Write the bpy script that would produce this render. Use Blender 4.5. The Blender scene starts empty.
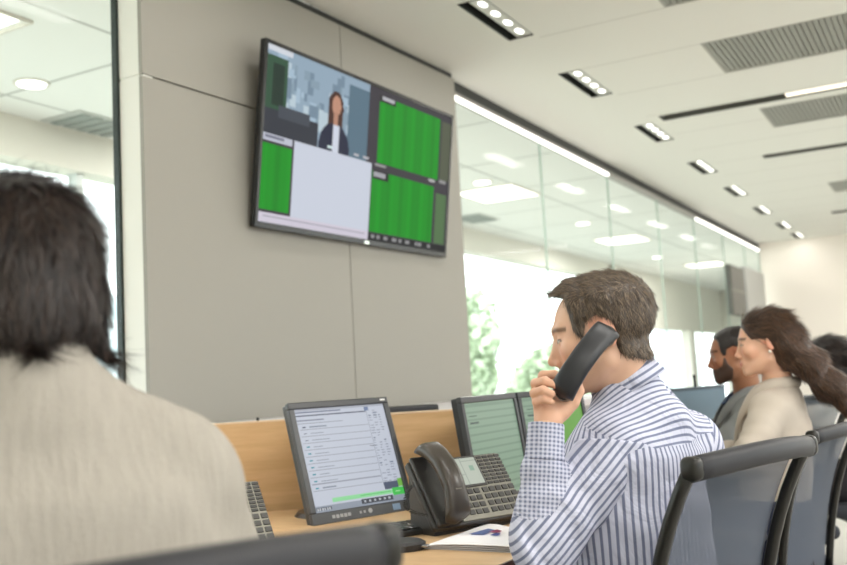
import bpy, bmesh, math, random
import numpy as np
from mathutils import Matrix, Vector
random.seed(3); rng = np.random.default_rng(5)
PI = math.pi
COL = bpy.context.scene.collection

# ------------------------------------------------------------------ camera
F = 958.67
YAW, PITCH, ROLL = .505014, .101725, -.053438
def cam_axes():
    f = np.array([-math.sin(YAW)*math.cos(PITCH), math.cos(YAW)*math.cos(PITCH), math.sin(PITCH)])
    r = np.array([math.cos(YAW), math.sin(YAW), 0.]); u = np.cross(r, f)
    return r*math.cos(ROLL)+u*math.sin(ROLL), -r*math.sin(ROLL)+u*math.cos(ROLL), f
CR, CU, CF = cam_axes()
CAM = np.array([0., 0., 1.12])
def W(px, py, d):
    """the place in the room that the photograph shows at this pixel, d metres deep"""
    return CAM + (CR*(px-423.5)/F - CU*(py-282.5)/F + CF)*d
def WZ(px, py, z):
    r = CR*(px-423.5)/F - CU*(py-282.5)/F + CF
    return CAM + r*(z-CAM[2])/r[2]
cd = bpy.data.cameras.new('camera'); cam = bpy.data.objects.new('camera', cd); COL.objects.link(cam)
m = Matrix.Identity(4)
for i in range(3):
    m[i][0], m[i][1], m[i][2], m[i][3] = CR[i], CU[i], -CF[i], CAM[i]
cam.matrix_world = m
cd.sensor_width = 36; cd.lens = F/847*36
cd.dof.use_dof = True; cd.dof.focus_distance = 2.08; cd.dof.aperture_fstop = 3.6
cd.clip_start = .02
bpy.context.scene.camera = cam

# ------------------------------------------------------------------ materials
MATS = {}
def mat(name, col, rough=.5, metal=0, bump=0, bscale=200, var=0, vscale=8, emit=None, estr=1, spec=.5, coat=0):
    if name in MATS: return MATS[name]
    m = bpy.data.materials.new(name); m.use_nodes = True; nt = m.node_tree; N = nt.nodes; L = nt.links
    b = N['Principled BSDF']
    b.inputs['Base Color'].default_value = (*col, 1); b.inputs['Roughness'].default_value = rough
    b.inputs['Metallic'].default_value = metal; b.inputs['Specular IOR Level'].default_value = spec
    b.inputs['Coat Weight'].default_value = coat
    tc = N.new('ShaderNodeTexCoord')
    if var:
        n = N.new('ShaderNodeTexNoise'); n.inputs['Scale'].default_value = vscale; n.inputs['Detail'].default_value = 4
        L.new(tc.outputs['Object'], n.inputs['Vector'])
        r = N.new('ShaderNodeMapRange'); r.inputs[3].default_value = 1-var; r.inputs[4].default_value = 1+var
        L.new(n.outputs[0], r.inputs[0])
        mx = N.new('ShaderNodeVectorMath'); mx.operation = 'SCALE'; mx.inputs[0].default_value = col
        L.new(r.outputs[0], mx.inputs['Scale']); L.new(mx.outputs[0], b.inputs['Base Color'])
    if bump:
        n2 = N.new('ShaderNodeTexNoise'); n2.inputs['Scale'].default_value = bscale
        L.new(tc.outputs['Object'], n2.inputs['Vector'])
        bp = N.new('ShaderNodeBump'); bp.inputs['Strength'].default_value = bump; bp.inputs['Distance'].default_value = .002
        L.new(n2.outputs[0], bp.inputs['Height']); L.new(bp.outputs[0], b.inputs['Normal'])
    if emit:
        b.inputs['Emission Color'].default_value = (*emit, 1); b.inputs['Emission Strength'].default_value = estr
    MATS[name] = m
    return m
def srgb(r, g, b):
    f = lambda c: (c/255/12.92) if c/255 < .04045 else ((c/255+.055)/1.055)**2.4
    return (f(r), f(g), f(b))
def nodes(m): return m.node_tree.nodes, m.node_tree.links, m.node_tree.nodes['Principled BSDF']
def math_node(N, L, op, a, b=None, c=None):
    n = N.new('ShaderNodeMath'); n.operation = op
    for i, v in enumerate((a, b, c)):
        if v is None: continue
        if isinstance(v, (int, float)): n.inputs[i].default_value = v
        else: L.new(v, n.inputs[i])
    return n.outputs[0]

def glass_mat(name, tint, refl):
    m = bpy.data.materials.new(name); m.use_nodes = True; N = m.node_tree.nodes; L = m.node_tree.links
    N.remove(N['Principled BSDF']); out = N['Material Output']
    t = N.new('ShaderNodeBsdfTransparent'); t.inputs[0].default_value = (*tint, 1)
    g = N.new('ShaderNodeBsdfGlossy'); g.inputs['Roughness'].default_value = .02
    ge = N.new('ShaderNodeNewGeometry'); dp = N.new('ShaderNodeVectorMath'); dp.operation = 'DOT_PRODUCT'
    L.new(ge.outputs['Normal'], dp.inputs[0]); L.new(ge.outputs['Incoming'], dp.inputs[1])
    c_ = math_node(N, L, 'SUBTRACT', 1, math_node(N, L, 'ABSOLUTE', dp.outputs['Value']))
    ms = math_node(N, L, 'MULTIPLY', math_node(N, L, 'MULTIPLY_ADD', math_node(N, L, 'POWER', c_, 5), .96, .04), refl)
    mx = N.new('ShaderNodeMixShader'); L.new(ms, mx.inputs[0]); L.new(t.outputs[0], mx.inputs[1]); L.new(g.outputs[0], mx.inputs[2])
    L.new(mx.outputs[0], out.inputs[0]); MATS[name] = m
    return m
GLASS = glass_mat('partition glass', (.975, .986, .979), .10)
GLASSEDGE = mat('green glass edge', srgb(150, 172, 160), .3)

def wood_mat(name, c1, c2, sc=(1, 1, 1), rough=.45, rot=0):
    m = mat(name, c1, rough); N, L, b = nodes(m)
    tc = N.new('ShaderNodeTexCoord'); mp = N.new('ShaderNodeMapping'); mp.inputs['Scale'].default_value = sc
    mp.inputs['Rotation'].default_value = (0, 0, rot)
    L.new(tc.outputs['Object'], mp.inputs[0])
    n = N.new('ShaderNodeTexNoise'); n.inputs['Scale'].default_value = 3; n.inputs['Detail'].default_value = 6; n.inputs['Roughness'].default_value = .6
    L.new(mp.outputs[0], n.inputs['Vector'])
    r = N.new('ShaderNodeValToRGB'); r.color_ramp.elements[0].position = .3; r.color_ramp.elements[1].position = .7
    r.color_ramp.elements[0].color = (*c1, 1); r.color_ramp.elements[1].color = (*c2, 1)
    L.new(n.outputs[0], r.inputs[0]); L.new(r.outputs[0], b.inputs['Base Color'])
    return m

def attr_mat(name, attr='Col', rough=.6, emis=0, sss=0, bump=0, bscale=300, spec=.5, sheen=0):
    m = mat(name, (.5, .5, .5), rough, bump=bump, bscale=bscale, spec=spec); N, L, b = nodes(m)
    a = N.new('ShaderNodeAttribute'); a.attribute_name = attr
    L.new(a.outputs['Color'], b.inputs['Base Color'])
    if sss:
        b.inputs['Subsurface Weight'].default_value = sss; b.inputs['Subsurface Radius'].default_value = (.01, .004, .002); b.inputs['Subsurface Scale'].default_value = .5
    if sheen: b.inputs['Sheen Weight'].default_value = sheen
    if emis:
        L.new(a.outputs['Color'], b.inputs['Emission Color']); b.inputs['Emission Strength'].default_value = emis
        b.inputs['Base Color'].default_value = (.02, .02, .02, 1)
        for l in list(L):
            if l.to_socket == b.inputs['Base Color']: L.remove(l)
    return m

# ------------------------------------------------------------------ object helpers
def tag(o, label=None, cat=None, group=None, kind=None):
    if label: o['label'] = label
    if cat: o['category'] = cat
    if group: o['group'] = group
    if kind: o['kind'] = kind
    return o
def thing(name, label, cat, loc=(0, 0, 0), rz=0, group=None, rot=None):
    o = bpy.data.objects.new(name, None); COL.objects.link(o); o.location = loc
    o.rotation_euler = rot if rot else (0, 0, rz); o.empty_display_size = .05
    return tag(o, label, cat, group)
def link(name, me, parent=None, label=None):
    o = bpy.data.objects.new(name, me); COL.objects.link(o)
    if parent: o.parent = parent
    if label: o['label'] = label
    return o
def obj(name, bm, m, parent=None, label=None, smooth=False, loc=None, rot=None):
    me = bpy.data.meshes.new(name); bmesh.ops.recalc_face_normals(bm, faces=bm.faces); bm.to_mesh(me); bm.free()
    for mm in (m if isinstance(m, (list, tuple)) else [m]): me.materials.append(mm)
    if smooth:
        for p in me.polygons: p.use_smooth = True
    o = link(name, me, parent, label)
    if loc is not None: o.location = loc
    if rot is not None: o.rotation_euler = rot
    return o
def copy_tree(o, parent=None):
    c = o.copy(); COL.objects.link(c)
    if parent: c.parent = parent
    for ch in list(o.children): copy_tree(ch, c)
    return c
def box(x0, x1, y0, y1, z0, z1, bev=0, seg=2, bm=None):
    own = bm if bm is not None else bmesh.new()
    t = bmesh.new(); bmesh.ops.create_cube(t, size=1)
    for v in t.verts: v.co = Vector((x0+(x1-x0)*(v.co.x+.5), y0+(y1-y0)*(v.co.y+.5), z0+(z1-z0)*(v.co.z+.5)))
    if bev: bmesh.ops.bevel(t, geom=t.edges[:], offset=bev, segments=seg, affect='EDGES', profile=.5)
    me = bpy.data.meshes.new('tmp'); t.to_mesh(me); t.free(); own.from_mesh(me); bpy.data.meshes.remove(me)
    return own
def cyl(p0, p1, r0, r1=None, n=20, bm=None, cap=True):
    own = bm if bm is not None else bmesh.new(); r1 = r0 if r1 is None else r1
    p0, p1 = Vector(p0), Vector(p1); d = (p1-p0); q = d.to_track_quat('Z', 'Y')
    A = []; B = []
    for i in range(n):
        a = 2*PI*i/n; v = Vector((math.cos(a), math.sin(a), 0))
        A.append(own.verts.new(p0+q @ (v*r0))); B.append(own.verts.new(p1+q @ (v*r1)))
    for i in range(n): own.faces.new((A[i], A[(i+1) % n], B[(i+1) % n], B[i]))
    if cap: own.faces.new(A[::-1]); own.faces.new(B)
    return own
def sweep(path, sec, closed_sec=True, up=Vector((0, 0, 1)), bm=None, scales=None, cap=True):
    """sweeps a 2D section (side, up) along a path"""
    own = bm if bm is not None else bmesh.new(); path = [Vector(p) for p in path]; rings = []
    for i, p in enumerate(path):
        t = (path[min(i+1, len(path)-1)]-path[max(i-1, 0)]).normalized()
        s = t.cross(up).normalized(); u = s.cross(t)
        k = scales[i] if scales else 1
        rings.append([own.verts.new(p+s*a*k+u*b*k) for a, b in sec])
    n = len(sec)
    for i in range(len(rings)-1):
        for j in range(n if closed_sec else n-1):
            own.faces.new((rings[i][j], rings[i][(j+1) % n], rings[i+1][(j+1) % n], rings[i+1][j]))
    if cap and closed_sec: own.faces.new(rings[0][::-1]); own.faces.new(rings[-1])
    return own
def ring_sec(a, b, n=16, e=2.0):
    out = []
    for i in range(n):
        t = 2*PI*i/n; c, s = math.cos(t), math.sin(t)
        out.append((a*abs(c)**(2/e)*math.copysign(1, c), b*abs(s)**(2/e)*math.copysign(1, s)))
    return out
def prism(poly, z0, z1, bm=None):
    own = bm if bm is not None else bmesh.new()
    A = [own.verts.new((x, y, z0)) for x, y in poly]; B = [own.verts.new((x, y, z1)) for x, y in poly]
    n = len(poly)
    own.faces.new(A[::-1]); own.faces.new(B)
    for i in range(n): own.faces.new((A[i], A[(i+1) % n], B[(i+1) % n], B[i]))
    return own
def struct(name, bm, m, parent=None, smooth=False):
    o = obj(name, bm, m, parent, smooth=smooth)
    if not parent: o['kind'] = 'structure'
    return o

def picture(name, img, w, h, m, parent, loc=(0, 0, 0)):
    """flat display in the local xz plane, facing -y; img is [rows, cols, 3] linear colours, row 0 at the top"""
    R, C, _ = img.shape
    xs = np.linspace(-w/2, w/2, C+1); zs = np.linspace(h/2, -h/2, R+1)
    V = np.array([[x, 0, z] for z in zs for x in xs]); idx = np.arange((R+1)*(C+1)).reshape(R+1, C+1)
    Fc = np.stack([idx[:-1, :-1], idx[1:, :-1], idx[1:, 1:], idx[:-1, 1:]], -1).reshape(-1, 4)
    me = bpy.data.meshes.new(name); me.from_pydata(V.tolist(), [], Fc.tolist())
    a = me.color_attributes.new('Col', 'FLOAT_COLOR', 'CORNER')
    c = np.repeat(np.concatenate([img.reshape(-1, 3), np.ones((R*C, 1))], 1), 4, axis=0).astype(np.float32)
    a.data.foreach_set('color', c.ravel()); me.materials.append(m)
    o = link(name, me, parent); o.location = loc
    return o

# ------------------------------------------------------------------ sculpting with distance fields
def smin(a, b, k):
    if k <= 0: return np.minimum(a, b)
    h = np.clip(.5+.5*(b-a)/k, 0, 1); return b*(1-h)+a*h-k*h*(1-h)
def smax(a, b, k): return -smin(-a, -b, k)
def ell(P, c, r):
    r = np.array(r); q = P-np.array(c); k0 = np.linalg.norm(q/r, axis=1); k1 = np.linalg.norm(q/(r*r), axis=1)+1e-9
    return k0*(k0-1)/k1
def sph(P, c, r): return np.linalg.norm(P-np.array(c), axis=1)-r
def rc(P, a, b, ra, rb):
    a = np.array(a, float); b = np.array(b, float); ab = b-a
    t = np.clip((P-a) @ ab/(ab @ ab), 0, 1)
    return np.linalg.norm(P-a-t[:, None]*ab, axis=1)-(ra+(rb-ra)*t)
def chain(P, pts, rs, k=.01):
    d = None
    for i in range(len(pts)-1):
        e = rc(P, pts[i], pts[i+1], rs[i], rs[i+1]); d = e if d is None else smin(d, e, k)
    return d
def sbox(P, c, h, r, R=None):
    q = P-np.array(c)
    if R is not None: q = q @ R
    q = np.abs(q)-(np.array(h)-r)
    return np.linalg.norm(np.maximum(q, 0), axis=1)+np.minimum(q.max(1), 0)-r
def loft(P, secs, e=2.4):
    """body trunk: secs rows are z, cx, cy, half width, half depth"""
    s = np.array(secs); z = P[:, 2]; g = [np.interp(z, s[:, 0], s[:, i]) for i in range(1, 5)]
    x = np.abs(P[:, 0]-g[0])/g[2]; y = np.abs(P[:, 1]-g[1])/g[3]
    d = ((x**e+y**e+1e-12)**(1/e)-1)*np.minimum(g[2], g[3])*1.05
    return smax(d, np.maximum(s[0, 0]-z, z-s[-1, 0]), .04)
def poly_sd(u, v, poly):
    poly = np.array(poly); n = len(poly); d = np.full(u.shape, 1e9); ins = np.zeros(u.shape, bool)
    for i in range(n):
        a = poly[i]; b = poly[(i+1) % n]; e = b-a; wx = u-a[0]; wy = v-a[1]
        t = np.clip((wx*e[0]+wy*e[1])/(e @ e), 0, 1)
        d = np.minimum(d, np.hypot(wx-e[0]*t, wy-e[1]*t))
        c = ((a[1] <= v) & (b[1] > v)) | ((b[1] <= v) & (a[1] > v))
        with np.errstate(divide='ignore', invalid='ignore'):
            xi = a[0]+(v-a[1])*(b[0]-a[0])/(b[1]-a[1]+1e-15)
        ins ^= c & (u < xi)
    return np.where(ins, -d, d)
def wob(P, f, seed=0):
    """cheap smooth noise, about -1..1"""
    r = np.random.default_rng(seed); o = np.zeros(len(P))
    for i in range(6):
        k = r.normal(size=3); k = k/np.linalg.norm(k)*f*(.6+.9*r.random()); o += np.sin(P @ k+r.random()*6.28)
    return o/3
def nets(f, lo, hi, h):
    lo = np.array(lo, float); hi = np.array(hi, float); B = 10
    nb = np.ceil((hi-lo)/(h*B)).astype(int); n = nb*B
    D = np.ones(n, np.float32)
    bi = np.stack(np.meshgrid(*[np.arange(k) for k in nb], indexing='ij'), -1).reshape(-1, 3)
    dc = f(lo+(bi*B+(B-1)/2)*h)
    for b, d in zip(bi[dc < 0], dc[dc < 0]): D[b[0]*B:b[0]*B+B, b[1]*B:b[1]*B+B, b[2]*B:b[2]*B+B] = -1
    act = bi[np.abs(dc) < B*h*.87*1.35+.006]
    loc = np.stack(np.meshgrid(*[np.arange(B)]*3, indexing='ij'), -1).reshape(-1, 3)
    for s in range(0, len(act), 150):
        a = act[s:s+150]; I = (a[:, None, :]*B+loc[None]).reshape(-1, 3)
        D[I[:, 0], I[:, 1], I[:, 2]] = f(lo+I*h)
    S = D < 0; c = np.zeros(np.array(D.shape)-1, np.int8)
    sl = [slice(0, -1), slice(1, None)]
    for i in (0, 1):
        for j in (0, 1):
            for k in (0, 1): c += S[sl[i], sl[j], sl[k]]
    cells = np.argwhere((c > 0) & (c < 8)); idm = np.full(c.shape, -1, np.int32); idm[tuple(cells.T)] = np.arange(len(cells))
    acc = np.zeros((len(cells), 3)); cnt = np.zeros(len(cells))
    cor = np.array([[i, j, k] for i in (0, 1) for j in (0, 1) for k in (0, 1)])
    vals = [D[tuple((cells+o).T)] for o in cor]
    for a in range(8):
        for b in range(a+1, 8):
            if np.abs(cor[a]-cor[b]).sum() != 1: continue
            m_ = (vals[a] < 0) != (vals[b] < 0); t = vals[a][m_]/(vals[a][m_]-vals[b][m_])
            acc[m_] += cor[a]+(cor[b]-cor[a])*t[:, None]; cnt[m_] += 1
    V = lo+(cells+acc/cnt[:, None])*h; Q = []
    for ax in range(3):
        a0 = [slice(None)]*3; a1 = [slice(None)]*3; a0[ax] = slice(0, -1); a1[ax] = slice(1, None)
        s0, s1 = S[tuple(a0)], S[tuple(a1)]
        for flip, mk in ((False, s0 & ~s1), (True, ~s0 & s1)):
            E_ = np.argwhere(mk); u, v = (ax+1) % 3, (ax+2) % 3
            E_ = E_[(E_[:, u] > 0) & (E_[:, v] > 0) & (E_[:, u] < c.shape[u]) & (E_[:, v] < c.shape[v])]
            if not len(E_): continue
            du = np.eye(3, dtype=int)[u]; dv = np.eye(3, dtype=int)[v]
            q = np.stack([idm[tuple((E_-du-dv).T)], idm[tuple((E_-dv).T)], idm[tuple(E_.T)], idm[tuple((E_-du).T)]], 1)
            Q.append(q[:, ::-1] if flip else q)
    Q = np.concatenate(Q); Q = Q[(Q >= 0).all(1)]
    return V, Q
def vnorm(V, Q):
    n = np.cross(V[Q[:, 2]]-V[Q[:, 0]], V[Q[:, 3]]-V[Q[:, 1]]); o = np.zeros_like(V)
    for i in range(4): np.add.at(o, Q[:, i], n)
    return o/(np.linalg.norm(o, axis=1, keepdims=True)+1e-12)
def npmesh(name, V, Q, m, parent=None, col=None, vec=None, label=None, smooth=True):
    me = bpy.data.meshes.new(name); nq = len(Q); k = Q.shape[1]
    me.vertices.add(len(V)); me.vertices.foreach_set('co', np.asarray(V, np.float32).ravel())
    me.loops.add(nq*k); me.loops.foreach_set('vertex_index', np.asarray(Q, np.int32).ravel())
    me.polygons.add(nq); me.polygons.foreach_set('loop_start', np.arange(0, nq*k, k, dtype=np.int32))
    me.polygons.foreach_set('use_smooth', np.full(nq, smooth, bool)); me.update(calc_edges=True)
    if col is not None:
        a = me.color_attributes.new('Col', 'FLOAT_COLOR', 'POINT')
        a.data.foreach_set('color', np.concatenate([col, np.ones((len(V), 1))], 1).astype(np.float32).ravel())
    if vec is not None:
        a = me.attributes.new('st', 'FLOAT_VECTOR', 'POINT'); a.data.foreach_set('vector', np.asarray(vec, np.float32).ravel())
    me.materials.append(m)
    return link(name, me, parent, label)
# ------------------------------------------------------------------ the room
CEIL = 2.9; YB, YE, XR = -2.6, 15.0, 4.2
M_ceil = mat('ceiling plaster', srgb(232, 232, 226), .85)
N, L, b = nodes(M_ceil)
tc = N.new('ShaderNodeTexCoord'); sx = N.new('ShaderNodeSeparateXYZ'); L.new(tc.outputs['Object'], sx.inputs[0])
fr = math_node(N, L, 'FRACT', math_node(N, L, 'DIVIDE', math_node(N, L, 'SUBTRACT', sx.outputs[1], 4.0), .658))
ln = math_node(N, L, 'LESS_THAN', math_node(N, L, 'ABSOLUTE', math_node(N, L, 'SUBTRACT', fr, .5)), .492)
gt = math_node(N, L, 'MAXIMUM', ln, math_node(N, L, 'LESS_THAN', sx.outputs[0], -1.79))
mx = N.new('ShaderNodeMix'); mx.data_type = 'RGBA'; L.new(gt, mx.inputs[0])
mx.inputs[6].default_value = (*srgb(206, 205, 198), 1); mx.inputs[7].default_value = (*srgb(232, 232, 226), 1)
L.new(mx.outputs[2], b.inputs['Base Color'])
M_tile = mat('mineral ceiling tile', srgb(240, 242, 240), .9); N, L, b = nodes(M_tile)
tc = N.new('ShaderNodeTexCoord'); sx = N.new('ShaderNodeSeparateXYZ'); L.new(tc.outputs['Object'], sx.inputs[0])
def grid_line(o, off, per, w):
    f_ = math_node(N, L, 'FRACT', math_node(N, L, 'DIVIDE', math_node(N, L, 'SUBTRACT', o, off), per))
    return math_node(N, L, 'LESS_THAN', math_node(N, L, 'ABSOLUTE', math_node(N, L, 'SUBTRACT', f_, .5)), .5-w)
gg = math_node(N, L, 'MULTIPLY', grid_line(sx.outputs[0], -3.5, 1.2, .01), grid_line(sx.outputs[1], 0, 1.2, .01))
mx = N.new('ShaderNodeMix'); mx.data_type = 'RGBA'; L.new(gg, mx.inputs[0])
mx.inputs[6].default_value = (*srgb(190, 193, 190), 1); mx.inputs[7].default_value = (*srgb(240, 242, 240), 1)
L.new(mx.outputs[2], b.inputs['Base Color'])
M_wallpanel = mat('grey laminate wall panel', srgb(150, 147, 139), .55, var=.015, vscale=3)
M_white = mat('white paint', srgb(228, 226, 218), .8)
M_warm = mat('warm white paint', srgb(244, 236, 227), .85)
M_dark = mat('black shadow gap metal', srgb(38, 40, 38), .5)
M_floor = mat('grey carpet', srgb(165, 162, 156), .95, var=.15, vscale=60, bump=.4)
M_led = mat('glowing diffuser', (1, 1, 1), .5, emit=(1, .98, .92), estr=5)
M_ledwarm = mat('glowing warm strip', (1, 1, 1), .5, emit=(1, .88, .7), estr=1.5)
M_post = mat('dark grey metal', srgb(52, 62, 60), .35, metal=.3)
M_trimgrey = mat('brushed aluminium trim', srgb(150, 146, 142), .4, metal=.3)

# ceiling with real recesses for the lights, grilles and slots
def plate(name, x0, x1, y0, y1, holes, z, th, m):
    xs = sorted({x0, x1, *[v for h in holes for v in (h[0], h[1])]}); ys = sorted({y0, y1, *[v for h in holes for v in (h[2], h[3])]})
    bm = bmesh.new(); vs = {}
    def v(i, j, k):
        if (i, j, k) not in vs: vs[i, j, k] = bm.verts.new((xs[i], ys[j], z+k*th))
        return vs[i, j, k]
    def solid(i, j):
        if i < 0 or j < 0 or i >= len(xs)-1 or j >= len(ys)-1: return False
        cx, cy = (xs[i]+xs[i+1])/2, (ys[j]+ys[j+1])/2
        return not any(h[0] < cx < h[1] and h[2] < cy < h[3] for h in holes)
    for i in range(len(xs)-1):
        for j in range(len(ys)-1):
            if not solid(i, j): continue
            bm.faces.new((v(i, j, 0), v(i, j+1, 0), v(i+1, j+1, 0), v(i+1, j, 0)))
            bm.faces.new((v(i, j, 1), v(i+1, j, 1), v(i+1, j+1, 1), v(i, j+1, 1)))
            for di, dj, e in ((-1, 0, ((i, j), (i, j+1))), (1, 0, ((i+1, j+1), (i+1, j))), (0, -1, ((i+1, j), (i, j))), (0, 1, ((i, j+1), (i+1, j+1)))):
                if not solid(i+di, j+dj):
                    (a, c), (d, g) = e
                    bm.faces.new((v(a, c, 0), v(a, c, 1), v(d, g, 1), v(d, g, 0)))
    return struct(name, bm, m)
lamp_y = [1.35, 2.75, 4.30, 5.62, 7.15, 8.72, 10.2, 11.75, 13.3, 14.55]
holes = [(-1.945, -1.80, y-.31, y+.31) for y in lamp_y]
slots = [(-1.72, 3.2, 6.68, 6.84), (-1.34, 3.2, 8.58, 8.74), (-1.22, 3.2, 12.54, 12.74), (-1.5, 3.2, -.4, -.24), (-1.5, 3.2, 2.0, 2.16)]
grilles = [(-1.12, 1.3, 4.00, 4.655), (-1.10, 1.3, 5.31, 5.965), (-1.08, 1.3, 6.965, 7.625), (-1.02, 1.3, 10.42, 11.10)]
plate('ceiling', -2.50, XR, YB, YE, holes+slots+grilles, CEIL, .12, M_ceil)

led_spot = mat('bright lamp lens', (1, 1, 1), .3, emit=(1, .98, .93), estr=4)
def make_lamp():
    t = thing('ceiling_light', 'x', 'ceiling light')
    bm = box(-.072, .072, -.305, .305, .085, .095); box(-.072, -.068, -.305, .305, 0, .085, bm=bm); box(.068, .072, -.305, .305, 0, .085, bm=bm)
    box(-.072, .072, -.305, -.301, 0, .085, bm=bm); box(-.072, .072, .301, .305, 0, .085, bm=bm)
    obj('housing', bm, M_dark, t)
    obj('reflector', box(-.022, .066, -.30, .30, .006, .05, .003), mat('satin reflector', srgb(205, 205, 198), .35), t)
    for k in range(4):
        bm = bmesh.new(); bmesh.ops.create_uvsphere(bm, u_segments=16, v_segments=8, radius=1)
        for v in bm.verts: v.co = Vector((.024+v.co.x*.019, (-.22+k*.147)+v.co.y*.040, .006+v.co.z*.005))
        obj('lens', bm, led_spot, t, smooth=True)
    return t
lampp = make_lamp()
names = ['', '', 'nearest', 'second', 'third', 'fourth', 'fifth', 'sixth', 'seventh', 'farthest']
for i, y in enumerate(lamp_y):
    o = lampp if i == 0 else copy_tree(lampp)
    o.location = (-1.872, y, CEIL)
    o['group'] = 'slim recessed lights along the glass wall'
    o['label'] = ('slim recessed ceiling light above the wall television, %s behind the camera line' % ('first' if i == 0 else 'second')) if i < 2 else \
        '%s slim recessed ceiling light beside the glass wall, counted from the camera' % names[i]
M_grille = mat('perforated grey metal', srgb(150, 152, 145), .5)
N, L, b = nodes(M_grille); tc = N.new('ShaderNodeTexCoord'); sx = N.new('ShaderNodeSeparateXYZ'); L.new(tc.outputs['Object'], sx.inputs[0])
s_ = math_node(N, L, 'SINE', math_node(N, L, 'MULTIPLY', sx.outputs[0], 2*PI/.30))
mr = N.new('ShaderNodeMapRange'); mr.inputs[1].default_value = -1; mr.inputs[3].default_value = .97; mr.inputs[4].default_value = 1.03; L.new(s_, mr.inputs[0])
vm = N.new('ShaderNodeVectorMath'); vm.operation = 'SCALE'; vm.inputs[0].default_value = srgb(150, 152, 145); L.new(mr.outputs[0], vm.inputs['Scale']); L.new(vm.outputs[0], b.inputs['Base Color'])
gl = ['cut by the top edge of the photo', 'largest, in front of the long dark slot', 'just behind the slot with the warm light', 'far small one near the right edge']
for g, lb in zip(grilles, gl):
    t = thing('air_grille', 'perforated grey ceiling air grille, ' + lb, 'air vent', (g[0], g[2], CEIL), group='perforated ceiling air grilles')
    w, d = g[1]-g[0], g[3]-g[2]
    bm = bmesh.new(); x = .014
    while x < w-.01:
        box(x, x+.024, .012, d-.012, .004, .010, bm=bm); x += .030
    obj('louvre', bm, M_grille, t)
    obj('backing', box(.004, w-.004, .004, d-.004, .03, .036), mat('grille backing', srgb(150, 151, 144), .8), t)
    bm = box(.002, w-.002, .002, .014, .0, .03); box(.002, w-.002, d-.014, d-.002, 0, .03, bm=bm); box(.002, .014, .014, d-.014, 0, .03, bm=bm); box(w-.014, w-.002, .014, d-.014, 0, .03, bm=bm)
    obj('frame', bm, mat('grille frame', srgb(175, 175, 168), .5), t)
sl = ['long dark ceiling slot light, nearest, its right half glowing warm', 'second long dark ceiling slot light, thinner and farther off', 'short far ceiling slot light near the right edge of the photo', 'ceiling slot light above and behind the camera', 'ceiling slot light above the man in the striped shirt']
for s, lb in zip(slots, sl):
    t = thing('slot_light', lb, 'ceiling light', (s[0], s[2], CEIL), group='long slot lights across the ceiling')
    w, d = s[1]-s[0], s[3]-s[2]
    bm = box(.003, w-.003, .003, d-.003, .10, .105); box(.003, w-.003, .003, .007, 0, .10, bm=bm); box(.003, w-.003, d-.007, d-.003, 0, .10, bm=bm); box(.003, .007, .007, d-.007, 0, .1, bm=bm); box(w-.007, w-.003, .007, d-.007, 0, .1, bm=bm)
    obj('channel', bm, mat('slot channel', srgb(92, 92, 86), .6), t)
    obj('lamp_strip', box(.85, w-.02, d*.55, d-.012, .012, .03, .002), M_ledwarm, t)

struct('floor', box(-5.2, XR+.2, YB-.2, 24.2, -.12, 0), M_floor)
struct('wall_far', box(-2.50, XR, YE, YE+.15, 0, CEIL), M_warm)
bm = bmesh.new()
for s in ((YB, YE, 0, .7), (YB, YE, 2.65, CEIL), (YB, -1.9, .7, 2.65), (3.6, 4.2, .7, 2.65), (9.6, 10.4, .7, 2.65), (14.4, YE, .7, 2.65)): box(XR, XR+.15, *s, bm=bm)
struct('wall_right', bm, M_warm)
for k_, (a, c_) in enumerate(((-1.9, 3.6), (4.2, 9.6), (10.4, 14.4))): struct('window_%d' % (20+k_), box(XR+.07, XR+.08, a, c_, .7, 2.65), GLASS)  # unseen windows, added so daylight reaches floor and ceiling
struct('bounce_ground', box(XR+.15, 30, -20, 40, -.3, -.02), mat('pale bounce surface', srgb(215, 212, 204), .9))  # unseen pale ground, added to bounce daylight up to the ceiling
struct('wall_back', box(-5.0, XR, YB-.15, YB, 0, CEIL), M_white)
# television wall: a free-standing block slightly out of line with the glass
TVA = math.radians(2.74)
tvw = bpy.data.objects.new('wall_left', None)
d = np.array([math.sin(.047825), math.cos(.047825)]); p0 = np.array([-2.552, 2.545]); p1 = p0+d*2.37
def tvp(s, off): return p0[0]+d[0]*s+d[1]*off*1.0, p0[1]+d[1]*s-d[0]*off
poly = [tvp(0, 0), tvp(2.37, 0), tvp(2.37, -.10), tvp(0, -.10)]
bm = bmesh.new()
sp = 1.255
for (s0, s1) in ((0, sp-.003), (sp+.003, 2.37)):
    for z0, z1 in ((0, 2.302), (2.312, 2.868)):
        if s0 > 1: z0, z1 = (0, 2.868) if z0 == 0 else (None, None)
        if z0 is None: continue
        P_ = [tvp(s0, 0), tvp(s1, 0), tvp(s1, -.02), tvp(s0, -.02)]
        prism(P_, z0, z1, bm=bm)
P_ = [tvp(.004, -.012), tvp(2.366, -.012), tvp(2.366, -.12), tvp(.004, -.12)]
prism(P_, 0, 2.868, bm=bm)
struct('wall_left', bm, M_wallpanel)
struct('trim_1', prism([tvp(.01, -.01), tvp(2.36, -.01), tvp(2.36, -.12), tvp(.01, -.12)], 2.868, CEIL), M_dark)
bm = box(-2.672, -2.553, 2.546, 2.56, 0, 2.302); box(-2.672, -2.553, 2.546, 2.56, 2.312, CEIL, bm=bm); box(-2.672, -2.557, 2.55, 2.60, 0, CEIL, bm=bm)
struct('wall_return', bm, mat('end panel daylight tint', srgb(236, 236, 230), .5))  # end face of the grey wall, bright light put into its paler colour
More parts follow.
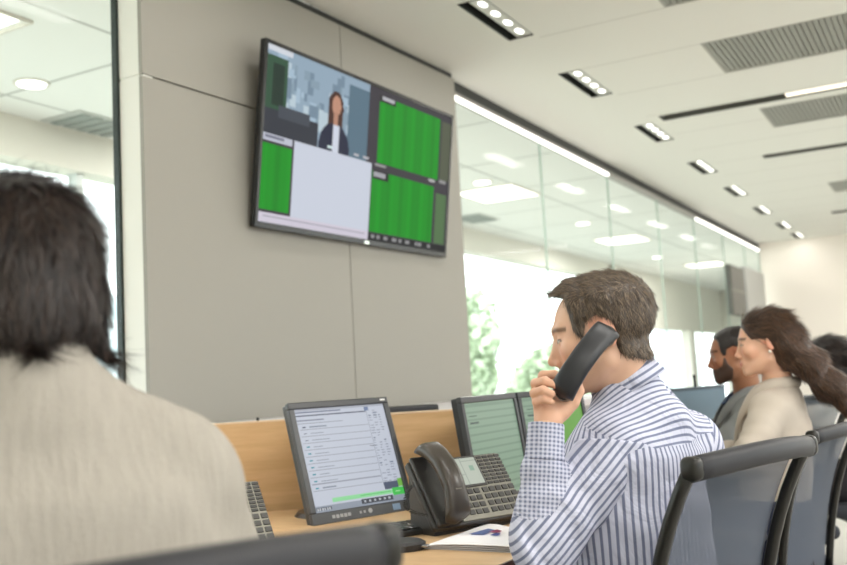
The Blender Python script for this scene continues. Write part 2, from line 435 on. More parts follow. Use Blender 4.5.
# left glazing
bm = box(-2.70, -2.675, 2.535, 2.575, 0, CEIL)
struct('trim_2', bm, M_post)
w1 = struct('window_1', box(-2.692, -2.682, YB, 2.533, 0.02, CEIL), GLASS)
# right glazing: frameless sheets, each a pane
gy = [4.92, 6.37, 7.89, 9.43, 10.93, 12.45, 13.85, 14.98]
for i in range(len(gy)-1):
    w = struct('window_%d' % (i+2), box(-2.512, -2.500, gy[i]+.003, gy[i+1]-.003, .02, 2.79), GLASS)
    struct('window_edge', box(-2.5125, -2.4995, gy[i+1]-.009, gy[i+1]-.0035, .02, 2.785), GLASSEDGE, w)
bm = box(-2.56, -2.495, 4.95, YE, 2.80, 2.835, .004); box(-2.55, -2.515, 4.95, YE, 2.835, CEIL, bm=bm)
struct('trim_3', bm, M_trimgrey)
struct('trim_4', box(-2.515, -2.502, 4.95, YE, 2.84, CEIL), M_dark)
for i, (a, c_) in enumerate(((4.95, 6.36), (6.38, 7.86), (11.0, 12.44), (12.46, 13.84), (13.86, 14.9))):
    tag(obj('strip_light', box(-2.498, -2.478, a, c_, 2.775, 2.80, .003), mat('glowing strip cover', (1, 1, 1), .4, emit=(1, .98, .92) if i < 2 else (1, .88, .76), estr=2.4 if i < 2 else 1.5)),
        ['bright strip light along the top of the glass beside the wall television', 'bright strip light on the second glass sheet, right of the first strip', 'warm strip light on the far glass, first of three toward the corner', 'warm strip light on the far glass, middle of three', 'shortest warm strip light on the far glass, in the corner'][i], 'strip light', 'strip lights over the glass wall')
    strip = None
# grey panel and dark double screen at the far end of the glass
struct('wall_end_panel', box(-2.49, -2.42, 13.35, 14.75, .0, 2.42, .01), mat('silver grey panel', srgb(176, 176, 172), .5))
t = thing('wall_screen', 'dark double wall screen, one above the other, on the far glass', 'screen', (-2.47, 12.85, 1.74))
obj('housing', box(-.03, .03, -.45, .45, 0, .64, .01), mat('dark screen housing', srgb(84, 86, 80), .4), t)
for z0 in (.02, .33): obj('display', box(.0305, .036, -.42, .42, z0, z0+.28), mat('dark display', srgb(70, 71, 66), .3), t)
obj('divider', box(.0305, .04, -.44, .44, .302, .326), mat('pale divider', srgb(140, 138, 130), .4), t)

# the outer corridor behind the glass
struct('ceiling_corridor', box(-5.0, -2.515, YB, 24, CEIL, CEIL+.1), M_tile)
def wall_x(x, segs, m, name):
    bm = bmesh.new()
    for s in segs: box(x-.2, x, *s, bm=bm)
    return struct(name, bm, m)
wall_x(-5.0, [(YB, 15.6, 2.63, CEIL), (YB, 24, 0, .25), (15.6, 24, 1.87, CEIL), (15.5, 15.6, .25, CEIL), (15.6, 15.8, .25, 1.87), (20.7, 21.1, .25, 1.87)], M_white, 'wall_outer')
struct('wall_corridor_end', box(-5.0, -2.5, 24, 24.15, 0, CEIL), M_white)
struct('wall_corridor_side', box(-2.50, -2.35, YE+.15, 24, 0, CEIL), M_white)
M_mull = mat('pale window mullion', srgb(206, 212, 212), .5)
k = 10
for a, c_ in ((YB, 1.5), (1.5, 4.45), (4.45, 9.3), (9.3, 15.5)):
    w = struct('window_%d' % k, box(-5.11, -5.10, a+.03, c_-.03, .25, 2.63), GLASS); k += 1
    struct('window_frame', box(-5.14, -5.06, c_-.03, c_+.03, .25, 2.63), M_mull, w)
w = struct('window_%d' % k, box(-5.11, -5.10, 15.8, 20.7, .25, 1.87), GLASS)
k += 1
w = struct('window_%d' % k, box(-5.11, -5.10, 21.1, 24, .25, 1.87), GLASS)
M_panel = mat('glowing ceiling panel', (1, 1, 1), .5, emit=(1, .95, .85), estr=2.2)
pl = [(-3.79, 8.45, 'large square light panel seen through the glass beside the wall television'), (-3.9, 12.75, 'square light panel seen through the glass right above the man with the phone'),
      (-3.97, 2.6, 'square light panel at the top left corner of the photo'), (-3.8, 17.2, 'far square light panel behind the glass'), (-3.8, 5.2, 'square corridor light panel hidden behind the television wall')]
for x, y, lb in pl:
    t = thing('light_panel', lb, 'ceiling light', (x, y, CEIL), group='square light panels in the corridor ceiling')
    obj('diffuser', box(-.29, .29, -.34 if y > 6 else -.3, .34 if y > 6 else .3, -.012, -.004), M_panel, t)
    bm = box(-.31, .31, -.36, -.345, -.014, 0); box(-.31, .31, .345, .36, -.014, 0, bm=bm); box(-.31, -.295, -.345, .345, -.014, 0, bm=bm); box(.295, .31, -.345, .345, -.014, 0, bm=bm)
    obj('frame', bm, M_white, t)
dl = [(-3.67, 7.85, 'round downlight just left of the large square light panel'), (-3.81, 10.93, 'round downlight between the two square light panels'),
      (-4.41, 3.55, 'round downlight above the head of the person in cream'), (-4.12, 15.3, 'round downlight far along the corridor ceiling')]
for x, y, lb in dl:
    t = thing('downlight', lb, 'ceiling light', (x, y, CEIL), group='round downlights in the corridor ceiling')
    obj('lens', cyl((0, 0, -.012), (0, 0, -.003), .075, .082, 24), led_spot, t)
    obj('ring', cyl((0, 0, -.008), (0, 0, 0), .098, .10, 24), M_white, t)
for x, y, lb in ((-4.79, 4.34, 'small grey air diffuser near the corridor windows, left of the grey wall'), (-4.6, 9.6, 'faint grey air diffuser seen through the second glass sheet')):
    t = thing('air_diffuser', lb, 'air vent', (x, y, CEIL), group='corridor air diffusers')
    bm = bmesh.new()
    for k_ in range(5): box(-.15, .15, -.22+k_*.1, -.16+k_*.1, -.02, -.008, bm=bm)
    obj('louvre', bm, mat('grey louvre', srgb(150, 158, 155), .5), t)
    obj('frame', box(-.18, .18, -.28, .28, -.008, 0), mat('louvre frame', srgb(195, 198, 195), .5), t)

# outdoors: ground, trees, pale towers
struct('ground', box(-90, -5.3, -40, 90, -3.2, -3.0), mat('pale ground', srgb(190, 195, 185), .9))
leafm = [mat('pale green leaves', srgb(190, 205, 178), .8, var=.3, vscale=2), mat('grey green leaves', srgb(200, 212, 192), .8, var=.3, vscale=2)]
barkm = mat('grey bark', srgb(150, 140, 125), .9)
def tree(x, y, r, h, lb, k):
    t = thing('street_tree', lb, 'tree', (x, y, -3), group='leafy trees outside the windows')
    obj('trunk', cyl((0, 0, 0), (0, 0, h-r*.4), .22, .1, 10), barkm, t, smooth=True)
    g = np.random.default_rng(k); n = 5200
    dirs = g.normal(size=(n, 3)); dirs /= np.linalg.norm(dirs, axis=1, keepdims=True)
    lob = wob(dirs, 4, k)*.22+1; c = dirs*(r*lob*(.6+.4*g.random(n)**.5))[:, None]*np.array([1, 1, .9])+np.array([0, 0, h])
    a = g.normal(size=(n, 3)); a /= np.linalg.norm(a, axis=1, keepdims=True); b_ = np.cross(a, g.normal(size=(n, 3))); b_ /= np.linalg.norm(b_, axis=1, keepdims=True)
    s = (.17+.12*g.random(n))[:, None]
    V = np.stack([c-a*s, c-b_*s*.6, c+a*s, c+b_*s*.6], 1).reshape(-1, 3)
    npmesh('foliage', V, np.arange(4*n).reshape(-1, 4), leafm[k % 2], t, smooth=False)
for k_, (x, y, r, h, lb) in enumerate([(-17, 30, 3.2, 4.2, 'pale leafy tree outside, right behind the first glass sheet'), (-23, 36, 3.0, 3.8, 'pale leafy tree outside, left of the phoning man’s face'),
        (-16.5, 42, 2.4, 3.4, 'pale leafy tree outside, lowest, behind the phoning man’s face'), (-30, 52, 4, 5, 'distant leafy tree outside behind the others'), (-22, 13, 3.2, 2.0, 'low leafy tree outside the left windows')]): tree(x, y, r, h, lb, k_)
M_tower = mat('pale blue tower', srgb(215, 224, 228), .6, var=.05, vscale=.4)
def tower(x, y, w, h, lb):
    t = thing('office_tower', lb, 'building', (x, y, -3), group='distant office towers')
    obj('facade', box(-w/2, w/2, -w/2, w/2, 0, h), M_tower, t)
    bm = bmesh.new()
    bm.free()
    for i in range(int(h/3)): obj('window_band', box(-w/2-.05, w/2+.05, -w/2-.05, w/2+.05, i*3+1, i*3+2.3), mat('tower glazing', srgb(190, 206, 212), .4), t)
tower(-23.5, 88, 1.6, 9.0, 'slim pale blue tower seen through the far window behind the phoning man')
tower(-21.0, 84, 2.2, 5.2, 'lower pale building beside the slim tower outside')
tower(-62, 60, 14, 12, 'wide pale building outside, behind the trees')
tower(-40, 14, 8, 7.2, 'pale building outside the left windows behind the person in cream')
# ------------------------------------------------------------------ wall television
def fill(img, u0, u1, v0, v1, c):
    R, C, _ = img.shape; img[int(v0*R):max(int(v1*R), int(v0*R)+1), int(u0*C):max(int(u1*C), int(u0*C)+1)] = srgb(*c)
def tv_img():
    R, C = 126, 224; im = np.zeros((R, C, 3)); im[:] = srgb(62, 58, 66); g = np.random.default_rng(2)
    fill(im, 0, .49, 0, .50, (150, 172, 190))
    for i in range(60):                                            # blurred office behind the newsreader
        u, v = g.random()*.46, g.random()*.4; c = [(168, 192, 210), (120, 142, 160), (190, 208, 218), (138, 160, 176)][g.integers(4)]
        fill(im, u, u+.01+.03*g.random(), v, min(v+.03+.12*g.random(), .5), c)
    fill(im, .38, .49, .05, .5, (92, 118, 135)); fill(im, .0, .09, .06, .36, (48, 84, 62)); fill(im, .03, .08, .1, .34, (30, 52, 42))
    fill(im, 0, .24, .36, .5, (52, 56, 66)); fill(im, .06, .2, .33, .4, (70, 76, 86)); fill(im, 0, .11, .0, .035, (215, 220, 228))
    yy, xx = np.mgrid[0:R, 0:C]; u = xx/C; v = yy/R
    E_ = lambda cu, cv, ru, rv: ((u-cu)/ru)**2+((v-cv)/rv)**2 < 1
    im[E_(.315, .22, .038, .10) & (v < .5)] = srgb(74, 46, 38); im[(np.abs(u-.315) < .036) & (v > .2) & (v < .36)] = srgb(78, 50, 42)
    im[E_(.315, .47, .075, .15) & (v < .5)] = srgb(40, 44, 66); im[E_(.318, .21, .022, .062)] = srgb(196, 146, 122)
    im[(np.abs(u-.318) < .012) & (v > .25) & (v < .33)] = srgb(186, 138, 116); im[(np.abs(u-.32) < .016) & (v > .33) & (v < .5)] = srgb(214, 220, 234)
    # green tiles
    for (a, b_, c, d_) in ((.545, .925, .04, .49), (.0, .125, .56, .93), (.525, .905, .54, .95)):
        fill(im, a, b_, c, d_, (12, 146, 28))
    msk = im[:, :, 1] > .25; msk &= im[:, :, 0] < .05
    im[msk] *= (1+.10*np.sin(u*70)+.06*np.sin(u*170))[msk][:, None]
    fill(im, .545, .64, .04, .085, (40, 40, 42)); fill(im, .56, .63, .045, .065, (190, 190, 195)); fill(im, .53, .62, .545, .60, (36, 36, 40)); fill(im, .535, .60, .55, .58, (170, 170, 176))
    fill(im, .94, 1, .05, .48, (86, 92, 74)); fill(im, .94, .985, .48, .5, (150, 150, 150)); fill(im, .92, .995, .58, .95, (84, 116, 76))
    fill(im, .0, .125, .50, .545, (196, 200, 214)); fill(im, .01, .09, .51, .53, (120, 122, 140))
    fill(im, .135, .52, .505, .955, (208, 214, 228)); fill(im, 0, .52, .945, 1, (214, 208, 222)); fill(im, .02, .5, .965, .975, (170, 166, 180))
    fill(im, .52, 1, .955, 1, (28, 30, 34))
    for x in (.54, .57, .61, .66, .70, .74, .8, .82, .88): fill(im, x, x+.015+.01*g.random(), .965, .985, (150, 150, 152))
    for x in (.42, .47): fill(im, x, x+.03, .47, .49, (190, 190, 196))
    fill(im, .29, .31, .475, .49, (220, 240, 240)); fill(im, .87, .91, .495, .51, (200, 200, 200)); fill(im, .54, .6, .495, .51, (160, 160, 160))
    return im
M_scr = attr_mat('television picture', rough=.6, emis=.95, spec=.03)
M_blackpl = mat('black glossy plastic', srgb(26, 27, 28), .25)
yaw = -.037; tilt = -.125
c_ = CAM+(np.array([-2.522, 4.049, 2.228])-CAM)*.955
Wd, Hd = 1.65*.955, .826*.955
R_ = Matrix.Rotation(yaw+PI/2, 4, 'Z') @ Matrix.Rotation(-tilt*-1, 4, 'X')
def facing(name, label, cat, c, yaw, tilt, group=None):
    """a thing whose local -y faces heading yaw (from +x) and whose top leans back by tilt"""
    t = thing(name, label, cat, c, group=group); t.rotation_euler = (-tilt, 0, yaw+PI/2); return t
tv = facing('television', 'large wall-mounted television with green tiles and a newsreader, tilted down', 'television', c_, yaw, tilt)
bz = .018
bm = box(-Wd/2, Wd/2, 0, .028, -Hd/2, Hd/2, .006); obj('casing', bm, M_blackpl, tv)
bm = box(-Wd/2, -Wd/2+bz, -.006, .002, -Hd/2, Hd/2, .002); box(Wd/2-bz, Wd/2, -.006, .002, -Hd/2, Hd/2, .002, bm=bm)
box(-Wd/2+bz, Wd/2-bz, -.006, .002, Hd/2-bz, Hd/2, .002, bm=bm); box(-Wd/2+bz, Wd/2-bz, -.006, .002, -Hd/2, -Hd/2+.026, .002, bm=bm)
obj('bezel', bm, M_blackpl, tv)
picture('display', tv_img(), Wd-2*bz, Hd-bz-.026, M_scr, tv, (0, -.003, .004))
obj('badge', box(.0, .035, -.0085, -.006, -Hd/2+.004, -Hd/2+.018, .001), mat('glowing badge', srgb(215, 225, 215), .3, emit=(.8, .9, .8), estr=.8), tv)
obj('wall_mount', box(-.25, .25, .028, .105, -.18, .18, .004), M_dark, tv)

# ------------------------------------------------------------------ desks and partitions
DZ = .745
M_oak = wood_mat('oak veneer', srgb(196, 158, 112), srgb(218, 182, 138), (1.2, 1.2, 14), .4)
M_oaktop = wood_mat('oak desk top', srgb(196, 160, 118), srgb(214, 180, 138), (3, 14, 3), .38, rot=.2)
M_edge = mat('dark brown edge band', srgb(72, 44, 38), .45)
M_legmetal = mat('grey desk metal', srgb(110, 110, 112), .4, metal=.5)
dk = thing('desk', 'long oak worktop with dark brown edge, carrying the monitors and phones', 'desk', (-1.2, 2.2, 0))
edge = [(-.845, 5.9), (-.845, 2.6), (-.838, 2.0), (-.848, 1.76), (-.90, 1.56), (-1.02, 1.34), (-1.62, .42), (-2.45, .42), (-2.45, 1.90), (-1.43, 2.80), (-1.365, 2.87), (-1.365, 2.95), (-1.45, 2.95), (-1.45, 5.9)]
el = [(x+1.2, y-2.2) for x, y in edge]
obj('worktop', prism(el, DZ-.030, DZ), M_oaktop, dk)
bm = bmesh.new(); f_ = el[:7]
top = []
for i in range(len(f_)-1):
    a, b_ = Vector((*f_[i], 0)), Vector((*f_[i+1], 0)); n_ = (b_-a).cross(Vector((0, 0, 1))).normalized()*-.006
    vs_ = [bm.verts.new(p) for p in ((a.x, a.y, DZ-.034), (b_.x, b_.y, DZ-.034), (b_.x, b_.y, DZ+.0005), (a.x, a.y, DZ+.0005))]
    vo = [bm.verts.new(v.co+n_) for v in vs_]
    bm.faces.new(vs_); bm.faces.new(vo[::-1])
    for j in range(4): bm.faces.new((vs_[j], vs_[(j+1) % 4], vo[(j+1) % 4], vo[j]))
obj('edge_band', bm, M_edge, dk)
for x, y in ((-.95, 2.6), (-.95, 5.7), (-1.12, 1.45), (-1.72, .55), (-2.35, .55), (-1.40, 3.4), (-1.40, 5.7)):
    obj('leg', box(x+1.2-.025, x+1.2+.025, y-2.2-.025, y-2.2+.025, 0, DZ-.03, .004), M_legmetal, dk)
# oak partition behind the first monitor
pa, pb = Vector((-2.40, 2.0, 0)), Vector((-1.40, 2.885, 0)); dd = (pb-pa); ang = math.atan2(dd.y, dd.x)
t = thing('desk_partition', 'oak veneer partition standing behind the monitor and the desk phone', 'partition', pa, ang)
Lp = dd.length
obj('panel', box(0, Lp, 0, .03, 0, 1.016, .002), M_oak, t)
obj('top_edge', box(0, Lp, -.001, .031, 1.016, 1.021, .001), mat('pale lipping', srgb(226, 200, 168), .4), t)
# white ledge between partition and television wall
led = thing('wall_ledge', 'pale grey ledge between the oak partition and the grey wall', 'ledge', (-2.45, 2.75, 0))
pl_ = [(-2.38, 2.075), (-1.46, 2.89), (-1.46, 4.90), (-2.425, 4.90), (-2.535, 2.56), (-2.535, 2.08)]
obj('ledge_top', prism([(x+2.45, y-2.75) for x, y in pl_], .972, 1.0), mat('pale grey laminate', srgb(205, 202, 205), .4), led)
obj('cabinet', prism([(x*.96+2.45-.06, (y-2.75)*.9) for x, y in pl_], 0, .972), mat('grey laminate', srgb(150, 150, 152), .5), led)
p = W(259, 421.5, 3.42)
t = thing('ledge_clip', 'small flat black clip with a stub, on the ledge left of the monitor', 'clip', (p[0], p[1], 1.0), ang)
obj('base', box(-.028, .028, -.012, .012, 0, .008, .002), M_blackpl, t); obj('stub', cyl((-.004, 0, .008), (-.004, 0, .020), .005), M_blackpl, t)
p = W(414, 409, 3.42)
t = thing('black_sound_bar', 'long black bar lying on the ledge right behind the monitor', 'sound bar', (p[0], p[1], 1.0), ang+.1)
obj('body', box(-.12, .085, -.03, .03, 0, .034, .008, 3), mat('black matt plastic', srgb(30, 31, 36), .5), t)
for x in (-.09, .06): obj('foot', box(x, x+.02, -.02, .02, -.0005, .004), M_blackpl, t)

# ------------------------------------------------------------------ monitors
def doc_img():
    R, C = 150, 180; im = np.zeros((R, C, 3)); im[:] = srgb(206, 213, 228); g = np.random.default_rng(4)
    fill(im, 0, 1, 0, .02, (176, 182, 196)); fill(im, 0, .5, .03, .04, (120, 126, 150)); fill(im, 0, .78, .065, .078, (96, 102, 124)); fill(im, 0, .3, .11, .12, (140, 145, 165)); fill(im, .0, .5, .145, .15, (150, 156, 172))
    for k in range(10):
        v = .205+k*.066; fill(im, .03, .78, v, v+.007, (158, 164, 180)); fill(im, .06, .09, v-.03, v-.018, (60, 150, 170) if k > 2 else (70, 78, 110)); fill(im, .13, .22+.1*g.random(), v-.026, v-.018, (140, 150, 168))
    for k in range(30):
        v = .06+k*.026
        for u in (.80, .86, .92):
            if g.random() < .75: fill(im, u, u+.012+.035*g.random(), v, v+.008, (120, 130, 156))
    fill(im, .785, .788, .02, .84, (150, 158, 178)); fill(im, .77, .82, .02, .06, (110, 130, 170)); fill(im, .74, .80, .42, .432, (60, 64, 84))
    fill(im, .79, .955, .80, .875, (72, 84, 110)); fill(im, .955, 1, .78, .86, (120, 190, 70)); fill(im, .2, 1, .885, .925, (150, 232, 165)); fill(im, .5, .85, .895, .905, (70, 200, 90))
    fill(im, .87, 1, .87, .955, (60, 205, 80)); fill(im, .9, .96, .9, .91, (200, 240, 200))
    fill(im, 0, 1, .945, 1, (150, 160, 176)); fill(im, .50, .86, .935, .985, (52, 58, 72)); fill(im, .02, .18, .955, .985, (90, 98, 112))
    for k in range(6): fill(im, .53+k*.055, .555+k*.055, .95, .97, (190, 196, 206)); fill(im, .03+k*.025, .04+k*.025, .96, .98, (220, 224, 230))
    return im
def pale_img(green):
    R, C = 90, 110; im = np.zeros((R, C, 3)); im[:] = srgb(146, 174, 150)
    for k in range(13): fill(im, 0, 1, .02+k*.077, .045+k*.077, (128, 155, 134))
    fill(im, .08, .22, .14, .155, (90, 112, 100)); fill(im, .08, .24, .21, .225, (80, 100, 92))
    if green: fill(im, .42, 1, 0, 1, (112, 176, 72)); fill(im, .40, .42, 0, 1, (150, 190, 120))
    return im
M_disp = attr_mat('monitor picture', rough=.35, emis=.80, spec=.3)
M_bez = mat('charcoal monitor plastic', srgb(52, 54, 58), .32)
M_bez2 = mat('black monitor edge', srgb(24, 24, 27), .3)
M_mark = mat('pale bezel marks', srgb(150, 152, 156), .4)
def monitor(label, c, yaw, tilt, w, h, img, group, logo=True, drop=0):
    t = facing('monitor', label, 'monitor', c, yaw, tilt, group)
    bx, bt, bb = .018, .020, .034
    bm = box(-w/2-bx, w/2+bx, -.004, .012, h/2, h/2+bt, .003); box(-w/2-bx, w/2+bx, -.004, .012, -h/2-bb, -h/2, .003, bm=bm)
    box(-w/2-bx, -w/2, -.004, .012, -h/2, h/2, .002, bm=bm); box(w/2, w/2+bx, -.004, .012, -h/2, h/2, .002, bm=bm)
    obj('bezel', bm, M_bez, t)
    bm = box(-w/2-bx+.002, w/2+bx-.002, .008, .032, -h/2-bb+.002, h/2+bt-.002, .004); box(-w*.3, w*.3, .045, .075, -h*.35, h*.3, .012, bm=bm)
    obj('back_shell', bm, M_bez2, t)
    picture('display', img, w, h, M_disp, t, (0, .002, 0))
    if logo:
        obj('logo', box(w/2-.012, w/2+.006, -.0055, -.004, h/2+.008, h/2+.013), mat('white badge', srgb(225, 225, 225), .4), t)
        bm = bmesh.new()
        for k in range(5): box(-.115+k*.0135, -.105+k*.0135, -.0052, -.004, -h/2-.021-(k % 2)*.001, -h/2-.012, bm=bm)
        obj('button_row', bm, M_mark, t)
        bm = bmesh.new()
        for k in range(2): box(-.02+k*.014, -.013+k*.014, -.0052, -.004, -h/2-.020, -h/2-.013, bm=bm)
        cyl((.018, -.0055, -h/2-.016), (.018, -.004, -h/2-.016), .007, n=14, bm=bm); obj('button', bm, M_mark, t)
        obj('sticker', box(w/2-.062, w/2-.034, -.0055, -.004, -h/2-.026, -h/2-.008, .0005), mat('blue grey sticker', srgb(110, 135, 165), .3), t)
    # stand, built upright in the room
    n_ = Vector((math.cos(yaw), math.sin(yaw), 0)); base = Vector(c)-n_*.10
    st = t
    inv = (Matrix.Translation(Vector(c)) @ t.rotation_euler.to_matrix().to_4x4()).inverted()
    bm = cyl((base.x, base.y, DZ+.012), (base.x+n_.x*.0, base.y+n_.y*.0, c[2]+.02), .022, .018, 16); bm.transform(inv); obj('stand', bm, M_bez2, t)
    bm = bmesh.new(); R2 = 28
    for z0, z1, r0, r1 in ((DZ, DZ+.012, .115, .105),): cyl((base.x, base.y, z0), (base.x, base.y, z1), r0, r1, R2, bm=bm)
    bm.transform(inv); obj('stand_base', bm, M_bez2, t)
    return t
monitor('black monitor showing a white document with a green bar, left of the desk phone', CAM+(np.array([-1.602, 2.40, .911])-CAM)*.975, math.radians(-19.5), .31, .338*.96, .312*.95, doc_img(), 'black desk monitors')
MY = math.radians(-1)
cm = W(498, 447, 2.95)
monitor('black monitor with pale green striped screen, behind the desk phone', cm, MY, .14, .350, .285, pale_img(False), 'black desk monitors', logo=False)
r_ = np.array([-math.sin(MY), math.cos(MY), 0]); MY3 = math.radians(-13); r3 = np.array([-math.sin(MY3), math.cos(MY3), 0])
monitor('black monitor with a bright green screen half, behind the phoning man’s hand', cm+r_*.195+r3*.197, MY3, .14, .350, .285, pale_img(True), 'black desk monitors', logo=False)

# ------------------------------------------------------------------ desk phones
M_ph = mat('black phone plastic', srgb(48, 47, 46), .35); M_phd = mat('dark bronze handset', srgb(56, 50, 44), .34, coat=.15)
M_silver = mat('silver phone face', srgb(138, 136, 126), .35, metal=.3); M_key = mat('dark phone key', srgb(60, 59, 58), .4); M_lbl = mat('pale key label', srgb(190, 186, 176), .5)
M_lcd = attr_mat('phone display picture', rough=.3, emis=.8, spec=.2)
def handset_bm(Lh=.20, wd=.030, fl=1, tk=1, arch=.034):
    """arched receiver along y, mouth and ear cups pointing down"""
    path = []; sc_ = []
    for i in range(25):
        s = i/24*2-1; path.append(Vector((0, s*Lh/2, .0+arch*(1-abs(s)**2.2)))); sc_.append(1)
    bm = bmesh.new(); rings = []
    for i, p_ in enumerate(path):
        s = i/24*2-1; e = abs(s); wx = wd*(1-.32*fl+.42*fl*max(0, e-.35)/.65); wz = (.013+.006*max(0, e-.5)*2)*tk
        if e > .9: k_ = math.sqrt(max(0, 1-((e-.9)/.1)**2))*.96+.04; wx *= k_; wz *= .35+.65*k_
        rings.append([bm.verts.new(p_+Vector((a*1, 0, b_))) for a, b_ in ring_sec(wx, wz, 20, 2.8)])
    for i in range(24):
        for j in range(20): bm.faces.new((rings[i][j], rings[i][(j+1) % 20], rings[i+1][(j+1) % 20], rings[i+1][j]))
    bm.faces.new(rings[0][::-1]); bm.faces.new(rings[-1])
    return bm
def lcd_img():
    im = np.zeros((30, 40, 3)); im[:] = srgb(206, 214, 200); fill(im, .48, .52, 0, 1, (170, 180, 168)); fill(im, .5, 1, .12, .15, (175, 185, 172)); fill(im, .72, .86, .3, .5, (160, 190, 170)); fill(im, 0, .48, .6, .62, (180, 188, 176)); return im
def desk_phone(label, c, yaw, tilt, w=.29, h=.19):
    t = facing('desk_phone', label, 'phone', c, yaw, tilt-PI/2, 'black desk phones with many keys')
    # local x to the right, y up the sloping face, z out of it
    t.rotation_euler = (PI/2-tilt, 0, yaw+PI/2)
    obj('base', box(-w/2, w/2, -h/2, h/2, -.022, 0, .006, 3), M_ph, t)
    obj('face_plate', box(-w/2+.085, w/2-.004, -h/2+.006, h/2-.006, 0, .004, .0015), M_silver, t)
    # cradle
    bm = box(-w/2+.004, -w/2+.078, -h/2+.002, h/2+.004, 0, .014, .005, 3)
    obj('cradle', bm, M_ph, t)
    # wedge foot under the tilted body
    ct, st_ = math.cos(tilt), math.sin(tilt)
    cz = c[2]-DZ
    inv = (Matrix.Translation(Vector(c)) @ t.rotation_euler.to_matrix().to_4x4()).inverted()
    A = [Matrix.Translation(Vector(c)) @ t.rotation_euler.to_matrix().to_4x4() @ Vector(v) for v in ((-w/2+.01, -h/2+.01, -.02), (w/2-.01, -h/2+.01, -.02), (w/2-.01, h/2-.01, -.02), (-w/2+.01, h/2-.01, -.02))]
    bm = bmesh.new(); T_ = [bm.verts.new(a) for a in A]; B_ = [bm.verts.new((a.x, a.y, DZ)) for a in A]
    bm.faces.new(T_); bm.faces.new(B_[::-1])
    for i in range(4): bm.faces.new((T_[i], T_[(i+1) % 4], B_[(i+1) % 4], B_[i]))
    bm.transform(inv); obj('foot', bm, M_ph, t)
    # display
    x0, x1, y0, y1 = -.040, .055, .006, .083
    bm = box(x0-.006, x1+.006, y0-.006, y1+.006, .004, .0075, .0015); obj('display_frame', bm, M_key, t)
    pc = picture('display', lcd_img(), x1-x0, y1-y0, M_lcd, t, ((x0+x1)/2, (y0+y1)/2, .008)); pc.rotation_euler = (-PI/2, 0, 0)
    key0 = None
    def key(x, y, wx, wy):
        nonlocal key0
        if key0 is None:
            bm = box(-.5, .5, -.5, .5, 0, .003)
            bmesh.ops.bevel(bm, geom=[e for e in bm.edges if e.verts[0].co.z > .002 and e.verts[1].co.z > .002], offset=.0008, segments=1, affect='EDGES')
            key0 = obj('key', bm, M_key, t); k = key0
        else: k = key0.copy(); COL.objects.link(k); k.parent = t
        k.location = (x, y, .004); k.scale = (wx, wy, 1)
    for i in range(4):
        for j in range(8): key(.073+i*.0200, .006+j*.0108, .0155, .0065)
    for i in range(9):
        for j in range(4): key(-.046+i*.0215-(0 if i < 4 else -.006), -.012-j*.019, .016, .0125)
    # arched handset resting in the cradle, cups down
    hb = handset_bm(.215, .033, .35, 1.45, .046)
    hm = Matrix.Translation((-w/2+.042, .006, .034)); hb.transform(hm)
    hs = obj('handset', hb, M_phd, t, smooth=True)
    obj('handset_badge', box(-w/2+.033, -w/2+.051, -.045, -.031, .088, .0905), mat('pale badge', srgb(130, 126, 116), .4), hs, rot=None)
    # coiled cord
    pts = []
    for i in range(260):
        u = i/259; y = -h/2+.01-.0+u*.02; a = u*2*PI*22
        bx_ = -w/2+.02-.05*math.sin(u*PI); by_ = -h/2+.03+u*.12
        pts.append((bx_+.005*math.cos(a), by_, -.035*math.sin(u*PI)+.005*math.sin(a)))
    obj('cord', sweep(pts, ring_sec(.0013, .0013, 6)), M_ph, t, smooth=True)
    return t
desk_phone('black desk phone with pale display and arched handset, beside the man’s elbow', np.array([-1.119, 2.199, .843])*1.0, -.445, .621)
p = WZ(254, 536, .80)
desk_phone('black desk phone mostly hidden by the person in cream, only its keys showing', (p[0]-.15, p[1]+.02, .83), -.55, .72)

# ------------------------------------------------------------------ small things on the desk
M_kb = mat('black keyboard plastic', srgb(34, 34, 35), .55)
p = WZ(440, 531, DZ)
t = thing('keyboard', 'flat black keyboard lying under the front of the desk phone', 'keyboard', (-1.315, 2.0, DZ), math.radians(62))
obj('case', box(-.22, .22, -.07, .07, 0, .014, .004, 2), M_kb, t)
k0 = None
for i in range(16):
    for j in range(5):
        if k0 is None: k0 = obj('key', box(-.0115, .0115, -.0105, .0105, 0, .006, .0015, 1), mat('black key', srgb(26, 26, 28), .4), t); k = k0
        else: k = k0.copy(); COL.objects.link(k); k.parent = t
        k.location = (-.20+i*.0267, -.05+j*.025, .013)
p = WZ(403, 549, DZ)
t = thing('round_puck', 'flat round black puck at the desk edge, below the monitor', 'desk device', (p[0], p[1], DZ))
bm = bmesh.new(); cyl((0, 0, 0), (0, 0, .014), .050, .053, 32, bm=bm); obj('body', bm, mat('black rubber puck', srgb(38, 38, 40), .45), t, smooth=False)
bm = bmesh.new(); cyl((0, 0, .014), (0, 0, .019), .051, .044, 32, bm=bm); obj('top', bm, mat('dark grey puck top', srgb(58, 58, 60), .5), t)
obj('clip', box(.048, .066, -.008, .008, .006, .012, .002), mat('chrome clip', srgb(170, 170, 172), .2, metal=.8), t)
